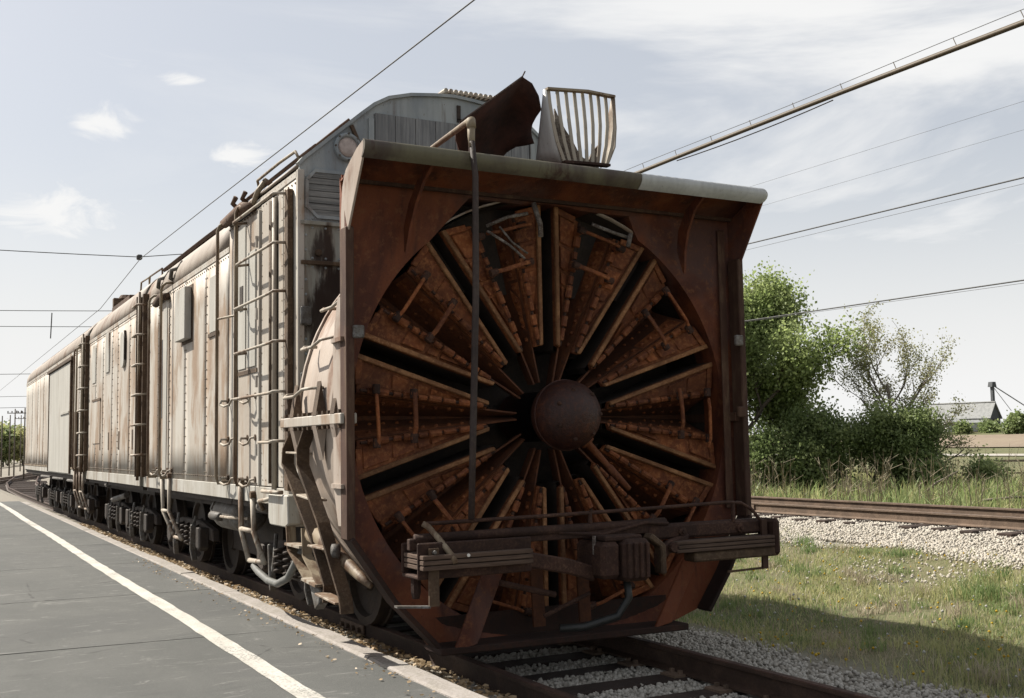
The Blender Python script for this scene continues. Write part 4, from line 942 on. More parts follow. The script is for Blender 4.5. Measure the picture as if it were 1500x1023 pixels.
# end wall in pieces
up = MB().prism([(x * .998, Y0, z) for x, z in full(FP)] + [(1.498, Y0, 3.52), (-1.498, Y0, 3.52)], (0, -.03, 0)).build('front_wall', 'front_paint', plow)
MB().boxp(-1.498, 1.498, Y0 - .03, Y0, 3.175, 3.515).build('front_panel', 'front_stained', plow)
MB().boxp(-1.498, 1.498, Y0 - .03, Y0, 2.2, 3.165).build('front_panel', 'front_stained', plow)
MB().boxp(-1.498, 1.498, Y0 - .03, Y0, 1.06, 2.19).build('front_panel', 'front_stained', plow)
MB().boxp(-1.49, 1.49, Y0 - .062, Y0 - .028, 3.500, 3.535).build('front_ledge', 'front_stained', plow, bevel=.004)
MB().boxp(-1.49, 1.49, Y0 - .062, Y0 - .028, 3.150, 3.185).build('front_ledge', 'brown_bar', plow, bevel=.004)
MB().boxp(-1.515, -1.455, Y0 - .045, Y0 + .02, 1.06, 3.99).build('corner_post', 'side_paint', plow, bevel=.008)
MB().boxp(1.455, 1.515, Y0 - .045, Y0 + .02, 1.06, 3.99).build('corner_post', 'side_paint', plow, bevel=.008)
rv = MB()
for z in np.arange(1.2, 3.95, .13): rv.rivet((-1.44, Y0 - .03, z), (0, -1, 0), .014)
for x in np.arange(-1.38, 1.4, .12):
    for z in (3.56, 3.48, 3.21, 3.13): rv.rivet((x, Y0 - .03, z), (0, -1, 0), .013)
rv.build('rivet_rows', 'front_paint', plow, kind='stuff')
for z in (2.62, 2.05): MB().boxp(-1.50, -1.40, Y0 - .08, Y0 - .03, z, z + .16).build('front_hinge', 'pale_part', plow, bevel=.01)
MB().lathe((-1.33, Y0 - .035, 3.26), (0, -1, 0), [(0, .035), (.02, .03)], 10).build('front_plug', 'brown_bar', plow)
# roof edge strip of the end wall
edge = [(x * 1.005, Y0 - .02, z + .012) for x, z in full(FP)]
MB().bar(edge, (0, 1, 0), .07, .03).build('roof_edge', 'front_paint', plow)
# boarded-up windows: horizontal slats left and right, upright boards in the middle
for s in (-1, 1):
    fr = [(-1.435, 3.90), (-1.36, 3.985), (-.78, 3.985), (-.78, 3.575), (-1.34, 3.575), (-1.435, 3.66)]
    if s > 0: fr = [(-x, z) for x, z in fr]
    o = MB().bar([(x, Y0 - .042, z) for x, z in fr + fr[:1]], (0, 1, 0), .03, .03).build('window_frame', 'front_paint', plow)
    xs_ = [p[0] for p in fr]; nz_ = 7
    for k in range(nz_):
        za = 3.585 + .395 * k / nz_; zb = 3.585 + .395 * (k + 1) / nz_ - .006; zc = (za + zb) / 2
        xl = -1.425 + (max(0, 3.66 - zc) * 1.05 if zc < 3.66 else max(0, zc - 3.90) * .8)
        x0, x1 = (xl, -.79) if s < 0 else (.79, -xl)
        MB().boxp(x0, x1, Y0 - .044 - random.uniform(0, .006), Y0 - .028, za, zb).build('window_slat', 'grey_slats', o)
xb = np.linspace(-.80, .80, 9)
bb = MB().boxp(-.805, .805, Y0 - .036, Y0 - .028, 3.72, 4.565).build('front_board_panel', 'grey_boards', plow)
for a, b in zip(xb[:-1], xb[1:]):
    MB().boxp(a + .003, b - .003, Y0 - .050 - random.uniform(0, .006), Y0 - .034, 3.70, 4.575).build('front_board', 'grey_boards', bb)
for x in (-.835, .835): MB().boxp(x - .025, x + .025, Y0 - .055, Y0 - .028, 3.70, 4.52).build('front_post', 'front_paint', plow)
MB().bar([(-1.03, Y0 - .06, 4.43), (-.88, Y0 - .06, 4.10)], (0, 1, 0), .03, .03).build('front_strut', 'brown_bar', plow)
# round lamp
lm = MB().lathe((-1.06, Y0 - .03, 4.225), (0, -1, 0), [(0, .128), (.035, .128), (.05, .118), (.045, .10), (.02, .09)], 28, cap=False).build('round_lamp', 'front_paint', plow, smooth=True)
MB().lathe((-1.06, Y0 - .035, 4.225), (0, -1, 0), [(0, .092), (.025, .09), (.03, .06), (.032, .0)], 24, cap=False).build('lamp_glass', 'lamp_glass', lm, smooth=True)
for k in range(8): MB().lathe((-1.06 + .120 * math.cos(k * PI / 4), Y0 - .075, 4.225 + .120 * math.sin(k * PI / 4)), (0, -1, 0), [(0, .011), (.012, .009)], 6).build('lamp_screw', 'pale_part', lm)
MB().boxp(.03, .065, Y0 - .045, Y0 - .028, 4.62, 4.76).build('front_bracket', 'dark_steel', plow)
MB().boxp(.03, .13, Y0 - .045, Y0 - .028, 4.60, 4.63).build('front_bracket', 'dark_steel', plow)
# corrugated roof walk at the crest
rw = MB(); n = 26
rw.grid([[(-.12 + .70 * i / n, y, 4.88 + .014 * math.sin(i * PI)) for i in range(n + 1)] for y in (Y0 - .05, Y0 + .9)])
rw = MB().boxp(-.12, .62, Y0 - .02, Y0 + .95, 4.825, 4.86); rwo = rw.build('roof_walk', 'pale_part', plow, bevel=.006)
for i in range(14): MB().tube([(-.09 + i * .052, Y0 - .06, 4.885), (-.09 + i * .052, Y0 + .95, 4.885)], .022, 8).build('roof_walk_rib', 'rung_paint', rwo)
# rusty boards and rail along the left slope of the roof
MB().bar([(-1.40, Y0 - .01, 4.17), (-1.40, 2.9, 4.17), (-1.40, YM, 4.165)], (.76, 0, .66), .18, .035).build('roof_board', 'roof_rust', plow, bevel=.005)
MB().bar([(-1.08, Y0 - .03, 4.45), (-1.08, 3.2, 4.45)], (.76, 0, .66), .13, .03).build('roof_board', 'roof_rust', plow, bevel=.005)
MB().tube([(-1.47, 1.98, 4.08), (-1.50, 2.02, 4.17), (-1.50, 2.5, 4.185), (-1.50, 3.25, 4.185), (-1.47, 3.28, 4.10)], .014, 7).build('roof_rail', 'pipe_paint', plow, smooth=True)
for x, z, y in ((-1.44, 4.10, 4.1), (-1.40, 4.13, 4.25), (-1.43, 4.08, 3.75)): MB().tube([(x - .02, y, z - .03), (x - .09, y, z + .03), (x - .07, y - .05, z + .09)], .026, 7).build('roof_hook', 'roof_rust', plow, smooth=True)
MB().tube([(-1.40, 3.15, 4.14), (-1.46, 3.10, 4.16), (-1.53, 3.12, 4.05), (-1.53, 3.35, 3.93), (-1.60, 3.5, 3.96)], .028, 8).build('roof_pipe', 'pipe_paint', plow, smooth=True)
MB().tube([(-1.545, 3.28, 3.92), (-1.565, 3.55, 3.97), (-1.565, 3.9, 3.955), (-1.56, 4.33, 3.955)], [.045, .06, .06, .05], 10).build('door_blind', 'roof_rust', plow, smooth=True)

# cab doorway: recessed door with white upper panels
MB().boxp(-1.50, -1.44, 3.06, 3.98, 1.215, 3.90).build('doorway', 'side_paint', plow)
dr = MB().boxp(-1.520, -1.498, 3.12, 3.90, 1.24, 3.84).build('cab_door', 'side_paint', plow, bevel=.004)
MB().boxp(-1.534, -1.518, 3.20, 3.52, 2.36, 3.50).build('door_panel', 'white_paint', dr, bevel=.004)
MB().boxp(-1.530, -1.518, 3.58, 3.86, 2.36, 3.80).build('door_panel', 'white_paint', dr, bevel=.004)
MB().boxp(-1.536, -1.528, 3.66, 3.78, 2.95, 3.20).build('door_grille', 'dark_steel', dr)
MB().boxp(-1.530, -1.518, 3.16, 3.86, 2.30, 2.34).build('door_rail', 'brown_bar', dr)
for z in (1.5, 2.15, 2.8, 3.5): MB().lathe((-1.535, 3.13, z), (0, 0, 1), [(0, .018), (.11, .018)], 8).build('door_hinge', 'side_paint', dr)
MB().boxp(-1.545, -1.50, 3.895, 3.945, 1.22, 3.86).build('door_post', 'brown_bar', plow, bevel=.006)
MB().boxp(-1.535, -1.50, 3.06, 3.10, 1.22, 3.86).build('door_post', 'side_paint', plow, bevel=.006)
# service door with wide ladder
MB().boxp(-1.50, -1.46, 2.34, 3.06, 1.215, 3.90).build('doorway', 'dark_steel', plow)
MB().boxp(-1.512, -1.49, 2.70, 3.055, 1.22, 3.90).build('side_panel', 'side_paint', plow, bevel=.004)
MB().boxp(-1.512, -1.49, 2.345, 2.50, 1.22, 3.90).build('side_panel', 'side_paint', plow, bevel=.004)
MB().tube([(-1.515, 2.655, 1.25), (-1.515, 2.655, 3.85)], .040, 10).build('down_pipe', 'brown_bar', plow, smooth=True)
MB().tube([(-1.53, 2.545, 1.20), (-1.53, 2.545, 3.86)], .027, 10).build('down_pipe', 'rung_paint', plow, smooth=True)
MB().boxp(-1.50, -1.47, 2.50, 2.70, 1.5, 3.7).build('pipe_recess', 'brown_bar', plow)
MB().bar([(-1.535, 2.10, 1.20), (-1.535, 2.10, 3.84)], (0, 1, 0), .11, .05).build('ladder_post', 'brown_bar', plow, bevel=.006)
for z, ya in ((3.80, 3.58), (3.36, 3.45), (2.93, 3.52), (2.49, 3.52), (2.05, 3.52), (1.62, 2.64)):
    grab([(-1.52, 2.10, z + .01), (-1.66, 2.14, z + .01), (-1.67, 2.25, z), (-1.67, ya - .08, z), (-1.65, ya, z), (-1.52, ya - .02, z + .02)], .0135, plow, 'rung_paint', 'ladder_rung')
pipe_grab(plow, 4.33, 1.24, 3.93); pipe_grab(plow, 3.56, 1.24, 3.97)
for z in (2.02, 1.62, 1.22): ugrab(plow, 4.30, 3.95, z)
for z in (2.02, 1.62, 1.22): ugrab(plow, 3.50, 3.22, z)
MB().tube([(-1.63, 4.33, 2.93), (-1.56, 4.0, 2.93), (-1.51, 3.9, 2.93)], .012, 6).build('pipe_stay', 'pipe_paint', plow)
# box step, air tank, steps under the sill
MB().prism([(-1.62, 2.43, 1.17), (-1.62, 1.86, 1.17), (-1.62, 1.84, .93), (-1.62, 1.92, .90), (-1.62, 2.38, .90), (-1.62, 2.43, .96)], (.30, 0, 0)).build('step_box', 'sill_paint', plow, bevel=.01)
MB().tube([(-1.64, 2.50, 1.195), (-1.66, 2.48, 1.19), (-1.66, 2.05, 1.19), (-1.62, 2.0, 1.19)], .018, 7).build('handhold', 'rung_paint', plow, smooth=True)
MB().lathe((-1.46, 3.05, 1.02), (0, 1, 0), [(0, .03), (.02, .055), (.18, .055), (.2, .03)], 10).build('air_valve', 'pale_part', plow, smooth=True)
MB().tube([(-1.5, 2.56, 1.13), (-1.56, 2.72, 1.10), (-1.56, 2.95, 1.08), (-1.5, 3.02, 1.0)], .02, 7).build('air_pipe', 'rung_paint', plow, smooth=True)
tk = MB().lathe((-1.22, 4.55, .86), (0, 1, 0), [(-.10, .0), (-.08, .10), (-.03, .17), (0, .19), (.9, .19), (.95, .16), (1.0, .08), (1.01, .0)], 20, cap=False).build('air_tank', 'pale_part', plow, smooth=True)
MB().tube([(-1.30, 4.30, .84), (-1.42, 4.6, .84), (-1.42, 5.35, .83)], .016, 7).build('tank_pipe', 'rung_paint', tk)
MB().lathe((-1.42, 5.0, .83), (0, 1, 0), [(0, .03), (.02, .05), (.38, .05), (.40, .03)], 12).build('tank_valve', 'pale_part', tk, smooth=True)
MB().bar([(-1.35, 5.45, 1.05), (-1.40, 5.50, .9), (-1.40, 5.40, .80)], (0, 1, 0), .06, .03).build('tank_strap', 'pale_part', tk)
pipe_step(plow, (((3.66, 1.22), (3.62, .79), (3.30, .51)), ((3.21, 1.10), (3.16, .79), (2.77, .53))), .026)
MB().tube([(-1.55, 3.15, .47), (-1.56, 2.95, .43), (-1.57, 2.6, .39), (-1.57, 2.31, .39), (-1.57, 2.0, .47), (-1.55, 1.80, .64), (-1.50, 1.76, .75)], .032, 10).build('air_hose', 'rubber_hose', plow, smooth=True)
pipe_step(plow, (((7.66, 1.22), (7.55, .80), (6.77, .507)), ((7.17, 1.22), (7.15, .80), (6.36, .506))))
# ladder from the casing to the ground, and the hanging step in front of the truck
A = [(-1.70, 1.36, 1.70), (-1.72, 1.50, 1.56), (-1.72, 1.52, 1.44), (-1.70, 1.30, 1.22), (-1.66, .97, .86), (-1.64, .72, .54), (-1.64, .74, .42)]
B = [(-1.74, .90, 1.70), (-1.76, .99, 1.56), (-1.76, .99, 1.43), (-1.72, .63, 1.01), (-1.68, .28, .51), (-1.68, .24, .40)]
MB().bar(A, (1, 0, 0), .10, .022).build('ladder_rail', 'brown_bar', plow, bevel=.004)
MB().bar(B, (1, 0, 0), .10, .022).build('ladder_rail', 'brown_bar', plow, bevel=.004)
for a, b in (((1.18, 1.20), (.76, 1.17)), ((.90, .83), (.52, .83)), ((.73, .49), (.28, .47)), ((1.46, 1.53), (1.02, 1.52))):
    MB().bar([(-1.70, *a), (-1.70, *b)], (1, 0, 0), .11, .016).build('ladder_step', 'rung_paint', plow, bevel=.003)
MB().bar([(-1.58, 1.90, .92), (-1.58, 1.86, .72), (-1.58, 1.40, .52)], (1, 0, 0), .08, .02).build('step_rail', 'pipe_paint', plow)
MB().bar([(-1.58, 1.48, .92), (-1.58, 1.45, .70), (-1.58, 1.06, .50)], (1, 0, 0), .08, .02).build('step_rail', 'pipe_paint', plow)
for a, b in (((1.86, .77), (1.46, .77)), ((1.40, .525), (1.06, .505))): MB().bar([(-1.58, *a), (-1.58, *b)], (1, 0, 0), .13, .02).build('step_rung', 'rung_paint', plow)
MB().prism([(-1.60, 1.35, .50), (-1.60, 1.07, .48), (-1.60, 1.10, .36), (-1.60, 1.20, .30)], (.08, 0, 0)).build('step_bracket', 'pale_part', plow, bevel=.01)
# right-hand counterpart, plain
MB().bar([(1.70, 1.36, 1.70), (1.72, 1.5, 1.5), (1.66, .97, .86), (1.64, .74, .42)], (1, 0, 0), .10, .022).build('ladder_rail', 'brown_bar', plow)

# rear part: window panel, opened shutter, vestibule door
MB().boxp(-1.516, -1.502, 4.78, 5.18, 2.87, 3.50).build('window_panel', 'white_paint', plow, bevel=.004)
MB().boxp(-1.525, -1.502, 4.74, 5.22, 2.82, 2.86).build('window_sill', 'brown_bar', plow)
sh = MB().boxp(-1.515, -1.502, 6.05, 6.72, 2.86, 3.56).build('window_frame', 'brown_bar', plow)
MB().boxp(-1.600, -1.518, 6.10, 6.66, 2.90, 3.53).build('window_shutter', 'white_paint', sh, bevel=.006)
MB().boxp(-1.50, -1.46, 7.42, 8.15, 1.215, 3.64).build('doorway', 'side_paint', plow)
d2 = MB().boxp(-1.515, -1.495, 7.47, 8.12, 1.24, 3.55).build('vestibule_door', 'side_paint', plow, bevel=.004)
MB().boxp(-1.525, -1.512, 7.55, 7.78, 1.30, 3.45).build('door_panel', 'white_paint', d2, bevel=.003)
MB().boxp(-1.520, -1.512, 7.86, 7.95, 2.0, 3.05).build('door_window', 'window_dark', d2)
MB().boxp(-1.520, -1.512, 8.0, 8.1, 1.3, 2.0).build('door_panel', 'white_paint', d2)
MB().tube([(-1.55, 7.45, 3.58), (-1.56, 7.8, 3.62), (-1.55, 8.2, 3.57)], .05, 10).build('door_blind', 'roof_rust', plow, smooth=True)
pipe_grab(plow, 8.24, 1.24, 3.66); pipe_grab(plow, 7.40, 1.24, 3.72)
for y in (7.34, 8.18): MB().tube([(-1.46, y, 3.78), (-1.53, y - .03, 3.80), (-1.53, y - .1, 3.90), (-1.45, y - .12, 3.93), (-1.41, y - .2, 4.0)], .03, 7).build('roof_hook', 'pale_part', plow, smooth=True)
ugrab(plow, 8.2, 7.9, 1.26); ugrab(plow, 7.45, 7.2, 1.26)
for x, z, w in ((-1.22, 4.225, .17), (-1.02, 4.33, .16)): MB().bar([(x, 4.6, z), (x, 6.4, z + .012), (x, 9.1, z + .004)], (.82, 0, .55), w, .05).build('roof_board', 'roof_rust', plow, bevel=.005)
for a, b in ((4.9, 5.6), (5.9, 6.6), (7.1, 7.9)): MB().boxp(-1.16, -.9, a, b, 4.25, 4.33).build('roof_hatch', 'roof_rust', plow, bevel=.01)
MB().prism([(x * .998, Y1, z) for x, z in full(RP)] + [(1.498, Y1, 1.06), (-1.498, Y1, 1.06)], (0, .02, 0)).build('end_wall', 'front_stained', plow)
# a full-height ladder on a dark post at the corner
def end_ladder(parent, y, z0=1.2, z1=3.82):
    MB().bar([(-1.56, y + .36, z0), (-1.56, y + .36, z1)], (1, 0, 0), .10, .03).build('ladder_post', 'brown_bar', parent, bevel=.004)
    MB().bar([(-1.53, y, z0), (-1.53, y, z1)], (1, 0, 0), .10, .04).build('ladder_post', 'brown_bar', parent, bevel=.004)
    MB().tube([(-1.60, y + .18, z0 - .05), (-1.60, y + .18, z1 + .05)], .022, 7).build('ladder_pipe', 'pipe_paint', parent, smooth=True)
    for k in range(6): MB().tube([(-1.52, y - .02, z0 + .32 + k * .43), (-1.66, y, z0 + .31 + k * .43), (-1.66, y + .38, z0 + .31 + k * .43), (-1.55, y + .42, z0 + .32 + k * .43)], .017, 7).build('ladder_rung', 'rung_paint', parent, smooth=True)

# --- trucks
def truck(parent, yc, wb=2.3):
    t = None
    for s in (-1, 1):
        fr = MB().prism([(s * 1.06, yc - wb / 2 - .35, .44), (s * 1.06, yc - wb / 2 - .30, .58), (s * 1.06, yc - .55, .66), (s * 1.06, yc + .55, .66), (s * 1.06, yc + wb / 2 + .30, .58), (s * 1.06, yc + wb / 2 + .35, .44), (s * 1.06, yc + .60, .46), (s * 1.06, yc + .42, .30), (s * 1.06, yc - .42, .30), (s * 1.06, yc - .60, .46)], (s * .09, 0, 0)).build('truck_frame', 'dark_steel', parent, bevel=.012)
        if t is None: t = fr
        for e in (-1, 1):
            yw = yc + e * wb / 2
            w = MB().lathe((s * .80, yw, .45), (s, 0, 0), [(-.09, .48), (-.055, .48), (-.05, .455), (.05, .45), (.055, .38), (.0, .36), (.0, .16), (.05, .14), (.05, .0)], 28, cap=False).build('wheel', 'dark_steel', fr, autosmooth=35)
            MB().prism([(s * 1.14, yw - .13, .36), (s * 1.14, yw - .12, .60), (s * 1.14, yw + .12, .60), (s * 1.14, yw + .13, .36), (s * 1.14, yw, .30)], (s * .12, 0, 0)).build('journal_box', 'dark_steel', fr, bevel=.015)
            for c in (-.26, .26):
                pts = [(s * 1.20 + .055 * math.cos(q), yc + e * .28 + c * .6 + .055 * math.sin(q), .34 + .26 * q / (8 * PI)) for q in np.linspace(0, 8 * PI, 33)]
                if s < 0: MB().tube(pts, .016, 5).build('spring', 'dark_steel', fr, smooth=True)
            if s < 0:
                MB().bar([(-1.24, yw - e * .34, .62), (-1.24, yw - e * .38, .30), (-1.22, yw - e * .34, .16)], (1, 0, 0), .07, .045).build('brake_shoe', 'pale_part', fr, bevel=.01)
                MB().tube([(-1.2, yw - e * .38, .72), (-1.24, yw - e * .46, .5), (-1.24, yw - e * .36, .28)], .02, 6).build('brake_hanger', 'pale_part', fr)
    for e in (-1, 1): MB().tube([(-.8, yc + e * wb / 2, .45), (.8, yc + e * wb / 2, .45)], .08, 10).build('axle', 'dark_steel', t)
    MB().boxp(-1.0, 1.0, yc - .2, yc + .2, .36, .62).build('bolster', 'dark_steel', t)
    return t
def underframe(parent, y0, y1):
    MB().boxp(-1.30, 1.30, y0, y1, .92, 1.06).build('underframe', 'dark_steel', parent)
    MB().boxp(-.35, .35, y0 + .1, y1 - .1, .60, .92).build('centre_sill', 'dark_steel', parent)
underframe(plow, 1.5, 9.1); truck(plow, 3.05, 1.9); truck(plow, 7.75, 1.8)
MB().boxp(-.9, .9, 4.4, 6.5, .35, .9).build('equipment_box', 'dark_steel', plow)

# --- second carriage
c2 = empty('railway_carriage', (0, 9.45, 0), 0, 'tan weathered carriage with small windows, coupled second behind the snowplow', 'railway carriage', 'carriages behind the snowplow')
class Shift:                                    # parts below are written in world metres and parented with the inverse of their carriage
    pass
def settle(root):
    inv = root.location.copy()
    for ch in root.children: ch.location = ch.location - inv
shell(c2, 9.45, 15.25, RP, 1.06, 'roof_paint', [10.5, 11.65, 12.25, 13.3, 14.2], 3.66)
for y in (9.45, 15.23): MB().prism([(x * .998, y, z) for x, z in full(RP)] + [(1.498, y, 1.06), (-1.498, y, 1.06)], (0, .02, 0)).build('end_wall', 'front_stained', c2)
end_ladder(c2, 9.02)
MB().boxp(-1.516, -1.502, 9.62, 10.0, 2.75, 3.55).build('window_panel', 'white_paint', c2, bevel=.004)
pw = MB().prism([(-1.512, 11.06 + .17 * math.cos(a), 3.19 + .12 * math.sin(a) + (.17 if math.sin(a) > 0 else -.17)) for a in np.linspace(0, 2 * PI, 25)[:-1]], (-.035, 0, 0)).build('round_ended_window', 'white_paint', c2, bevel=.006)
MB().tube([(-1.525, 10.87 + .01, 3.02), (-1.525, 10.87, 3.36), (-1.525, 10.92, 3.48)], .022, 7).build('window_gasket', 'dark_steel', pw)
o = MB().boxp(-1.512, -1.50, 12.52, 13.0, 2.90, 3.66).build('window_frame', 'side_paint', c2); MB().boxp(-1.53, -1.511, 12.57, 12.95, 2.94, 3.62).build('window_panel', 'sill_paint', o)
o = MB().boxp(-1.512, -1.50, 14.15, 14.72, 2.80, 3.56).build('window_frame', 'side_paint', c2); MB().boxp(-1.524, -1.511, 14.22, 14.66, 2.85, 3.50).build('window_panel', 'white_paint', o)
o = MB().boxp(-1.520, -1.503, 13.6, 14.55, 1.72, 2.52).build('side_hatch', 'side_paint', c2, bevel=.005); MB().boxp(-1.53, -1.518, 13.55, 14.6, 2.50, 2.54).build('hatch_rail', 'brown_bar', o)
for y in (10.2, 11.5, 12.6, 13.6): MB().boxp(-1.515, -1.503, y - .05, y + .05, 1.6, 1.9).build('side_plate', 'brown_bar', c2, bevel=.004)
# roof gear
for a, b, x0, h in ((10.4, 11.6, -1.05, .16), (11.8, 12.7, -1.0, .22)):
    for x in (x0, x0 + .5):
        MB().tube([(x, a, 4.2), (x, a + .05, 4.28 + h), (x, b - .1, 4.30 + h), (x, b, 4.2)], .016, 6).build('roof_rail', 'pipe_paint', c2)
MB().boxp(-1.15, -.75, 12.9, 14.9, 4.2, 4.34).build('roof_vent', 'roof_rust', c2, bevel=.01)
MB().lathe((-1.0, 14.2, 4.3), (0, 0, 1), [(0, .09), (.12, .09), (.13, .15), (.2, .1)], 10).build('roof_cowl', 'roof_rust', c2)
MB().boxp(-1.1, -.3, 15.05, 15.2, 4.15, 4.56).build('roof_end_box', 'brown_bar', c2, bevel=.01)
underframe(c2, 9.5, 15.2); truck(c2, 11.35, 1.7); truck(c2, 13.7, 1.7)
MB().lathe((-1.45, 12.9, 1.0), (0, 1, 0), [(0, .05), (.2, .05)], 8).build('air_valve', 'pale_part', c2)
MB().tube([(-1.2, 12.6, .82), (-1.3, 13.4, .72)], .05, 8).build('brake_cylinder', 'pale_part', c2)
settle(c2)
dia = MB().boxp(-.6, .6, 9.17, 9.45, 1.0, 3.6).build('gangway_bellows', 'hood_edge', c2); dia.location -= Vector((0, 9.45, 0))

# --- third carriage
c3 = empty('railway_carriage', (0, 15.7, 0), 0, 'farthest carriage of the train, with a wide white sliding door', 'railway carriage', 'carriages behind the snowplow')
shell(c3, 15.7, 29.4, RP, 1.10, 'roof_paint', [16.6, 17.75, 22.3, 23.9, 25.5, 27.2, 28.6], 3.66, skip=((17.75, 22.3),))
for y in (15.7, 29.38): MB().prism([(x * .998, y, z) for x, z in full(RP)] + [(1.498, y, 1.06), (-1.498, y, 1.06)], (0, .02, 0)).build('end_wall', 'front_stained', c3)
MB().boxp(-1.50, -1.46, 17.75, 22.3, 1.22, 3.66).build('doorway', 'side_paint', c3)
sd = MB().boxp(-1.545, -1.505, 17.9, 22.15, 1.12, 3.52).build('sliding_door', 'white_paint', c3, bevel=.008)
MB().boxp(-1.58, -1.50, 17.5, 22.5, 3.53, 3.60).build('door_track', 'brown_bar', c3, bevel=.006)
for y in (17.82, 22.22): MB().boxp(-1.56, -1.50, y - .05, y + .05, 1.12, 3.53).build('door_post', 'brown_bar', c3)
MB().boxp(-1.57, -1.545, 17.9, 19.6, 2.42, 2.46).build('door_bar', 'sill_paint', sd)
end_ladder(c3, 15.25)
MB().boxp(-1.56, -1.515, 16.75, 16.95, .9, 2.4).build('side_ladder', 'brown_bar', c3)
pipe_grab(c3, 16.5, 1.24, 3.66); pipe_grab(c3, 16.1, 1.24, 3.66)
for P_ in ((((16.9, 1.2), (16.85, .80), (16.0, .5)), ((16.45, 1.2), (16.4, .8), (15.55, .5))), (((16.0, 1.2), (15.95, .80), (15.1, .5)), ((15.55, 1.2), (15.5, .8), (14.65, .5)))): pipe_step(c3, P_, .022)
MB().prism([(-1.0, 16.9, 4.2), (-.75, 16.9, 4.62), (.75, 16.9, 4.62), (1.0, 16.9, 4.2)], (0, 4.5, -.0)).build('roof_hump', 'roof_paint', c3, bevel=.02)
MB().boxp(-1.12, -.9, 18.5, 29.0, 4.22, 4.29).build('roof_board', 'roof_rust', c3)
MB().boxp(-1.53, -1.515, 15.7, 29.4, 1.22, 1.26).build('side_strip', 'pipe_paint', c3)
underframe(c3, 15.8, 29.3); truck(c3, 18.0, 2.0); truck(c3, 21.0, 2.0); truck(c3, 24.0, 2.0); truck(c3, 27.6, 2.0)
for y in (16.6, 19.6, 22.5): MB().tube([(-1.45, y, .98), (-1.46, y + 2.2, .96)], .03, 7).build('brake_pipe', 'pale_part', c3)
settle(c3)
# ------------------------------------------------------------------ vegetation
def leaf_mesh(name, P, size, mat, parent, kind=None, updir=0.0):
    n = len(P); q = np.array([(-.5, 0, 0), (0, -.42, .06), (.55, 0, 0), (0, .42, .06)]); Rr = randrot(n)
    v = np.einsum('nij,nkj->nki', Rr, q[None] * size[:, None, None]) + P[:, None]
    f = np.array([(0, 1, 2, 3)])[None] + (np.arange(n) * 4)[:, None, None]
    return tri_mesh(name, v.reshape(-1, 3), f.reshape(-1, 4), mat, parent, kind)
def grow(seed, base, h, spread, levels, nb, up, r0, first=.35, lean=(0, 0)):
    R_ = random.Random(seed); segs = []; tips = []
    def br(p, d, L, r, lv):
        n = 4; pts = [p]; rad = [r]
        for i in range(n):
            d = (d + Vector((R_.gauss(0, .13), R_.gauss(0, .13), R_.gauss(0, .09) + up * .06))).normalized()
            p = p + d * (L / n); pts.append(p); rad.append(r * (1 - .5 * (i + 1) / n))
        segs.append((pts, rad, lv))
        if lv >= levels: tips.extend([(q, lv) for q in pts[1:]]); return
        if lv >= levels - 1: tips.extend([(q, lv) for q in pts[2:]])
        k = nb if lv > 0 else nb + 2
        for j in range(k):
            t = first + (1 - first) * (j + R_.random() * .6) / k if lv == 0 else .3 + .7 * (j + R_.random()) / k
            i = min(n - 1, int(t * n)); q = pts[i].lerp(pts[i + 1], t * n - i)
            a = R_.uniform(0, 2 * PI) if lv else j * 2.4 + R_.uniform(-.4, .4); tilt = R_.uniform(.5, 1.0) * spread
            dd = (d * (1 - .25 * tilt) + Vector((math.cos(a) * tilt, math.sin(a) * tilt, up * .35))).normalized()
            br(q, dd, L * R_.uniform(.45, .68) * (1.25 - .45 * t if lv == 0 else 1), rad[i] * .6, lv + 1)
    br(Vector(base), Vector((lean[0], lean[1], 1)).normalized(), h, r0, 0)
    return segs, tips
def wood_mesh(segs, name, mat, parent, maxlv=9):
    m = MB()
    for pts, rad, lv in segs:
        if lv <= maxlv: m.tube(pts, [max(.004, r) for r in rad], 7 if lv == 0 else (5 if lv < 2 else 3), cap=False)
    return m.build(name, mat, parent, smooth=True, fixn=False)
def tree(name, label, cat, base, h, spread, levels, nb, up, r0, leaves, lsize, lmat, bark, seed, group=None, jit=.22, first=.35, lean=(0, 0), twigs=True):
    t = empty(name, base, 0, label, cat, group)
    segs, tips = grow(seed, (0, 0, 0), h, spread, levels, nb, up, r0, first, lean)
    wood_mesh(segs, 'trunk', bark, t)
    T = np.array([tuple(p) for p, l in tips]); idx = rng.integers(0, len(T), leaves)
    # clumps: some twigs carry far more leaves than others
    w = rng.exponential(1, len(T)) + .35; w /= w.sum(); idx = rng.choice(len(T), leaves, p=w)
    P = T[idx] + rng.normal(0, jit, (leaves, 3)); P = P[P[:, 2] > .15]
    leaf_mesh('crown', P, rng.uniform(.6, 1.25, len(P)) * lsize, lmat, t)
    return t
G = lambda x, y: float(tz(x, y))
tree('maple_tree', 'tall dense leafy tree right behind the plow, tallest of the trees', 'tree', (15.35, 16.0, G(15.3, 16.0)), 3.9, 1.0, 3, 6, .55, .14, 80000, .092, 'leaf_bright', 'bark', 3, None, .25, .14)
tree('maple_tree', 'leafy tree half hidden by the plow, left of the tallest tree', 'tree', (14.3, 17.3, G(14.3, 17.3)), 3.7, .9, 3, 6, .5, .13, 40000, .092, 'leaf_bright', 'bark', 8, None, .25, .18)
tree('budding_tree', 'thin half-bare tree with pale buds against the sky', 'tree', (18.60, 13.6, G(18.6, 13.6)), 2.9, .95, 3, 5, .75, .075, 8500, .055, 'leaf_bud', 'bark_pale', 21, None, .10, .22)
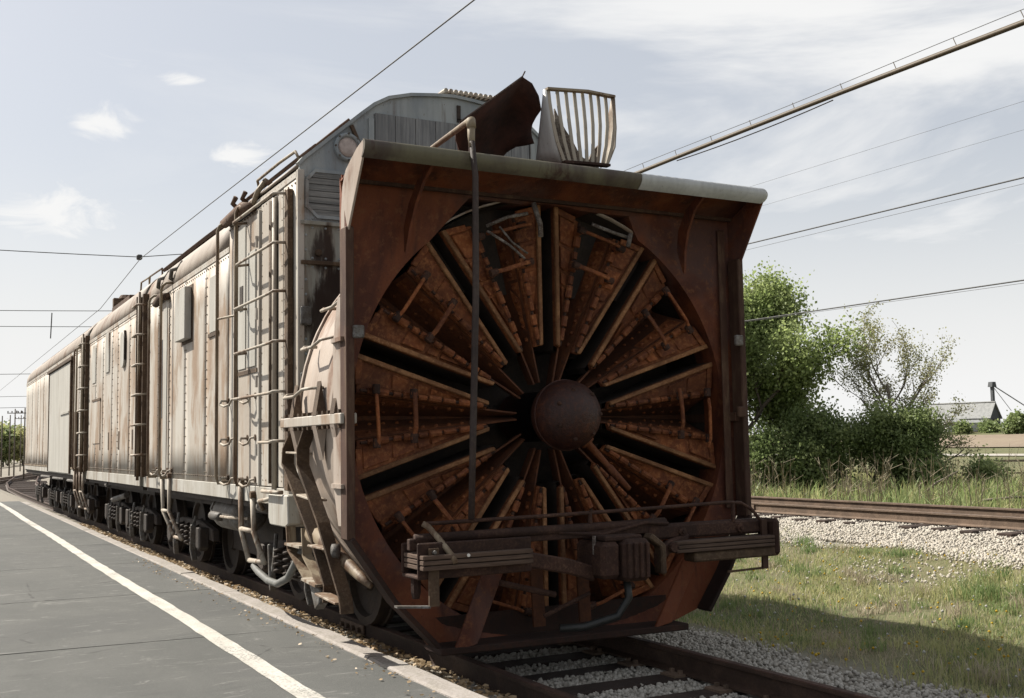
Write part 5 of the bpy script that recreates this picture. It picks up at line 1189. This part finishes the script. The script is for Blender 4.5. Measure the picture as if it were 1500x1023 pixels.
tree('budding_tree', 'small sparse tree with drooping bare twigs, right of the thin budding tree', 'tree', (19.3, 13.2, G(19.3, 13.2)), 1.7, 1.3, 3, 4, .25, .05, 1700, .05, 'leaf_bud', 'bark_pale', 5, None, .08, .3, (.25, -.15))
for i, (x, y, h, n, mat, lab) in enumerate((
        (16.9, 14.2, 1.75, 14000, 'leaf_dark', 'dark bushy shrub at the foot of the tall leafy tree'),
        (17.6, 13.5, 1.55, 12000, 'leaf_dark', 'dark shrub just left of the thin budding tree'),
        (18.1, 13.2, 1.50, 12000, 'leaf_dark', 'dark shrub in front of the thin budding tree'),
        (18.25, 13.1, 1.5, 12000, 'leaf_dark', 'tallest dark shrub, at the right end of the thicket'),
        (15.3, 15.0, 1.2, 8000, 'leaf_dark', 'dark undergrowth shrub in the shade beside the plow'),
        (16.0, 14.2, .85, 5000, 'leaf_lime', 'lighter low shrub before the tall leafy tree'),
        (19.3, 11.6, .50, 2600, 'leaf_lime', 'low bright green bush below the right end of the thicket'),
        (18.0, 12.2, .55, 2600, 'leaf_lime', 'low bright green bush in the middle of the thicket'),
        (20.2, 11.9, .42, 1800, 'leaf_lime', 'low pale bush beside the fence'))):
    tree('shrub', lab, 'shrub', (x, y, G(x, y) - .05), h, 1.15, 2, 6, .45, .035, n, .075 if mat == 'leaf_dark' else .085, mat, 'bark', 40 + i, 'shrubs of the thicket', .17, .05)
# weeds and dead stalks beyond the second track
x, y = scatter(26000, 11.2, 27, 1.0, 24); keep = rng.random(len(x)) < np.clip(.55 + .6 * nz(x, y, .8, 2), .05, 1); x, y = x[keep], y[keep]
blades('rough_grass', np.stack([x, y, tz(x, y)], 1), rng.uniform(.15, .50, len(x)), rng.uniform(.012, .028, len(x)), 'grass_blade', lean=.5)
x, y = scatter(9000, 11.2, 20, 3, 22); keep = rng.random(len(x)) < np.clip(.5 + .7 * nz(x, y, 1.1, 7), .02, 1); x, y = x[keep], y[keep]
blades('rough_weeds', np.stack([x, y, tz(x, y)], 1), rng.uniform(.2, .55, len(x)), rng.uniform(.03, .06, len(x)), 'leaf_lime', lean=.5)
def stalks(n, x0, x1, y0, y1, hmin, hmax):
    x, y = scatter(n, x0, x1, y0, y1); keep = rng.random(n) < np.clip(.35 + .8 * nz(x, y, 1.7, 4), .0, 1); x, y = x[keep], y[keep]; m = MB()
    for a, b in zip(x, y):
        h = random.uniform(hmin, hmax); lx, ly = random.gauss(0, .12) * h, random.gauss(0, .12) * h; z = G(a, b)
        m.tube([(a, b, z), (a + lx * .3, b + ly * .3, z + h * .5), (a + lx, b + ly, z + h)], [.009, .007, .003], 3, cap=False)
        for k in range(2): 
            f = random.uniform(.4, .9); m.tube([(a + lx * f * f, b + ly * f * f, z + h * f), (a + lx * f + random.gauss(0, .12), b + ly * f + random.gauss(0, .12), z + h * min(1.0, f + .15))], [.005, .003], 3, cap=False)
    return m
stalks(900, 11.4, 14.5, 2, 20, .45, 1.15).build('dead_stalks', 'dead_stalk', kind='stuff', fixn=False)
stalks(420, 14.5, 24, 4, 16, .5, 1.25).build('dead_stalks', 'dead_stalk', kind='stuff', fixn=False)
# fallen pale branches by the rails
for pts in ([(15.6, 10.4, .2), (15.9, 10.1, .55), (16.4, 9.9, .8)], [(20.6, 11.2, .2), (20.75, 11.1, .7), (20.9, 11.0, 1.25)], [(13.5, 7.0, .35), (14.1, 6.7, .40), (14.8, 6.5, .33)]):
    o = MB().tube(pts, [.03, .025, .012], 6).build('dead_branch', 'bark_pale', smooth=True)
    tag(o, {0: 'bleached dead branch leaning in front of the thicket', 1: 'upright bleached dead stem by the fence', 2: 'bleached branch lying behind the rails at the right'}[[p for p in (0, 1, 2) if bpy.data.objects.get('dead_branch.%03d' % (p)) is not None or p == 0][-1] if o.name != 'dead_branch' else 0], 'dead branch')

# ------------------------------------------------------------------ fields, farm road, barn
MB().grid([[(x, y, G(x, y) + .05) for x, y in ((53 - .0 * k, -30 + k * 24), (57.5, -30 + k * 24))] for k in range(12)]).build('farm_road', 'farm_track', kind='structure')
MB().grid([[(x, -120 + k * 50, G(x, 0) + .10) for x in (84, 100, 112, 126)] for k in range(14)]).build('ploughed_field', 'tan_field', kind='structure')
fe = empty('rail_fence', (25.0, 16.0, 0), 0, 'weathered fence with one horizontal board beyond the thicket', 'fence')
fp = [(24.85, 16.0), (26.3, 15.0), (27.9, 14.0), (29.5, 13.0)]
for x, y in fp: MB().boxp(x - 25 - .05, x - 25 + .05, y - 16 - .05, y - 16 + .05, G(x, y) - .1, G(x, y) + .86).build('fence_post', 'pole_wood', fe, bevel=.01)
MB().bar([(x - 25, y - 16, .80) for x, y in fp], (0, 0, 1), .07, .04).build('fence_rail', 'bark_pale', fe)
MB().bar([(x - 25, y - 16.04, .42) for x, y in fp], (0, 0, 1), .05, .03).build('fence_rail', 'pole_wood', fe)
# barn: gabled, roof towards us
ba = empty('barn', (142.4, 106.2, 2.4), math.radians(-72), 'grey barn with a pale metal roof far across the field', 'barn')
BW, BL, BE, BR = 2.3, 10.0, 2.15, 4.45
m = MB(); m.prism([(0, -BW, 0), (0, BW, 0), (0, BW, BE), (0, 0, BR - .05), (0, -BW, BE)], (-BL, 0, 0)); m.build('wall', 'barn_wall', ba)
for s in (-1, 1):
    MB().prism([(.25, s * (BW + .25), BE - .22), (.25, 0, BR), (.25, 0, BR + .12), (.25, s * (BW + .3), BE - .12)], (-BL - .5, 0, 0)).build('roof', 'barn_roof', ba)
MB().boxp(-BL, .2, -.2, .2, BR + .1, BR + .22).build('roof_ridge', 'white_wall', ba)
for x in (-2, -5, -8): MB().boxp(x - .4, x + .4, -BW - .03, -BW, .7, 1.6).build('window', 'window_dark', ba)
MB().boxp(.0, .04, -.8, .8, 0, 1.9).build('door', 'dark_steel', ba)
sh = empty('shed', (138.5, 106.2, 2.45), math.radians(-28.5), 'low white shed in front of the grey barn', 'shed')
MB().boxp(-2.2, 1.2, -1, 1, 0, 1.35).build('wall', 'white_wall', sh); MB().prism([(-2.4, -1.2, 1.3), (-2.4, 1.2, 1.3), (-2.4, 0, 1.75)], (3.8, 0, 0)).build('roof', 'barn_roof', sh)
MB().boxp(-.2, .5, -1.03, -1.0, .2, 1.2).build('door', 'dark_steel', sh)
sh2 = empty('shed', (134.9, 108.2, 2.45), math.radians(-28.5), 'small white shed at the left, half behind the shrubs', 'shed')
MB().boxp(-1, 1, -1, 1, 0, 1.5).build('wall', 'white_wall', sh2); MB().prism([(-1.1, -1.2, 1.45), (-1.1, 1.2, 1.45), (-1.1, 0, 2.0)], (2.2, 0, 0)).build('roof', 'barn_roof', sh2)
gl = empty('grain_elevator', (144.5, 108.0, 2.4), 0, 'slim grain elevator leg with a sloping chute behind the barn', 'grain elevator')
MB().boxp(-.22, .22, -.22, .22, 0, 7.3).build('leg', 'barn_wall', gl); MB().prism([(-.55, -.4, 7.0), (.55, -.4, 7.0), (.35, -.4, 7.8), (-.35, -.4, 7.8)], (0, .8, 0)).build('head', 'barn_wall', gl)
MB().tube([(.3, -.2, 7.1), (5.2, -3.0, 3.2)], .09, 6).build('chute', 'barn_roof', gl); MB().tube([(.2, -.2, 6.8), (2.4, -1.4, 3.2)], .05, 5).build('guy_wire', 'barn_roof', gl)
for i, (x, y, h, n, lab) in enumerate(((127.5, 91.5, 1.9, 4200, 'round olive bush at the right edge of the far field'), (134.5, 100.5, .8, 1600, 'far olive bush before the barn'), (132, 104, 1.0, 2400, 'far green bush left of the barn'), (136.5, 103.0, 1.0, 1800, 'smallest far bush below the barn eaves'), (150, 103, 2.6, 1500, 'bare far tree right of the grain elevator'))):
    tree('far_bush' if i < 4 else 'far_tree', lab, 'bush' if i < 4 else 'tree', (x, y, G(x, y) - .2), h, 1.2, 2, 6, .4, .06, n, .38 if i < 4 else .16, 'leaf_lime' if i == 2 else ('leaf_dark' if i < 4 else 'leaf_bud'), 'bark', 70 + i, None, .42 if i < 4 else .25, .05)
# ------------------------------------------------------------------ far left: woods and poles
for i, (x, y, h) in enumerate(((4.0, 150, 4.4), (6.4, 160, 4.6), (7.6, 150, 4.2), (9.6, 158, 4.8), (14, 150, 4.8), (5.2, 150, 4.0), (7.0, 172, 5.2), (13, 172, 5.0))):
    tree('woodland_tree', ('distant green tree left of the train, %s' % ('at the picture edge', 'third from the edge', 'beside the thin poles', 'nearest to the carriage', 'hidden behind the farthest carriage', 'second from the edge', 'back row behind the poles', 'back row behind the carriage')[i]), 'tree', (x, y, -.1), h * .75, .9, 2, 6, .5, .12, 3200, .42, 'leaf_lime' if i % 2 else 'grass_blade', 'bark', 90 + i, 'distant woods on the left', .5, .1)
for i, (x, y, h, arm) in enumerate(((.95, 82, 4.5, 0), (1.75, 86, 4.7, 0), (1.95, 84, 5.1, 1), (1.72, 72, 4.7, 1), (4.15, 108, 5.4, 1))):
    p = empty('utility_pole', (x, y, -.1), 0, ('slender pole at the left edge of the picture', 'slender pole second from the left edge', 'third pole from the left, with a crossarm', 'pole nearest to the last carriage, with a crossarm', 'farthest pole with a crossarm')[i], 'utility pole', 'poles along the line')
    MB().tube([(0, 0, 0), (0, 0, h)], [.055, .04], 8).build('pole', 'pole_wood', p, smooth=True)
    if arm:
        MB().boxp(-.55, .55, -.03, .03, h - .36, h - .30).build('crossarm', 'pole_wood', p)
        for k in (-.5, -.22, .22, .5): MB().lathe((k, 0, h - .3), (0, 0, 1), [(0, .03), (.1, .05), (.14, .02)], 6).build('insulator', 'pale_part', p)

# ------------------------------------------------------------------ overhead wires
def catenary(a, b, sag, n=24):
    a, b = Vector(a), Vector(b); return [a.lerp(b, t) - Vector((0, 0, sag * 4 * t * (1 - t))) for t in np.linspace(0, 1, n)]
def wire(pts, r, label, mat='wire_black', name='overhead_wire', cat='wire', group='overhead wires'):
    return tag(MB().tube(pts, r, 5, cap=False).build(name, mat, smooth=True, fixn=False), label, cat, group)
tw = wire([(0, y, 5.58 + (.0225 if y < 25 else .0) * min(max(y, 0), 18)) for y in (-20, -8, 1.4, 6, 12, 18.7, 25, 40, 70, 110)], .008, 'trolley wire running high above the length of the train', 'wire_black')
sp1 = catenary((-16, 21.5, 6.75), (0, 18.9, 6.06), .15, 14) + catenary((0, 18.9, 6.06), (12, 17.2, 7.9), .12, 12)[1:]
wire(sp1, .010, 'span wire crossing to the trolley wire, nearest of the crossing wires')
h = MB().boxp(-.06, .06, 18.76, 18.88, 5.98, 6.10).build('wire_hanger', 'wire_black', bevel=.02); tag(h, 'dark clamp where the nearest span wire meets the trolley wire', 'wire clamp')
wire(catenary((-20, 36, 6.6), (6, 33, 6.75), .25, 16), .012, 'second span wire, level with the roof of the last carriage')
wire(catenary((-20, 40, 6.35), (6, 37, 6.55), .15, 16), .012, 'third span wire, just below the second')
tag(MB().tube([(-.42, 33.7, 6.45), (-.45, 33.7, 5.55)], .02, 5).build('wire_hanger', 'wire_black'), 'thin dropper hanging from the second span wire', 'wire clamp')
for i, (za, zb, yy) in enumerate(((5.6, 5.8, 55), (5.4, 5.6, 75), (4.4, 4.5, 66))):
    wire(catenary((-25, yy, za), (8, yy - 3, zb), .25, 12), .014, ('low span wire far down the line', 'highest of the far span wires', 'lowest of the far span wires')[i])
cb = wire([(8.0, y, 6.86 - .0 * y + .03 * math.sin((y - 2) * .3)) for y in np.linspace(-3, 40, 44)], .042, 'thick brown cable slung under a thin wire, crossing the upper right sky', 'cable_brown', 'aerial_cable', 'cable')
wire([(8.0, y, 7.02 + .012 * math.sin(y * .8)) for y in np.linspace(-3, 40, 44)], .0055, 'thin messenger wire just above the thick brown cable')
mm = MB()
for y in np.arange(-2.6, 30, 1.05): MB().tube([(8.0, y, 6.88), (8.0, y + .06, 7.03)], .006, 4).build('cable_tie', 'cable_brown', cb)
wire(catenary((8.03, 5.0, 6.825), (8.03, 9.0, 6.83), .04, 8), .010, 'slack second strand below the thick brown cable', 'cable_brown', 'aerial_cable', 'cable')
for i, (za, zb, r) in enumerate(((5.80, 6.30, .014), (5.72, 6.12, .004), (4.05, 4.58, .013), (3.97, 4.62, .004), (7.12, 7.55, .003), (6.66, 6.98, .0026))):
    wire([(12, -4, za), (12, 4.6, za + (zb - za) * .25), (12, 12, za + (zb - za) * .5 - .05), (12, 30, zb)], r, ('dark wire in the middle of the right-hand sky', 'faint wire just under the dark middle wire', 'dark wire passing in front of the tall leafy tree', 'faint wire just under the wire before the tree', 'faint thin wire high on the right, below the cable', 'fainter wire between the cable and the middle wire')[i])
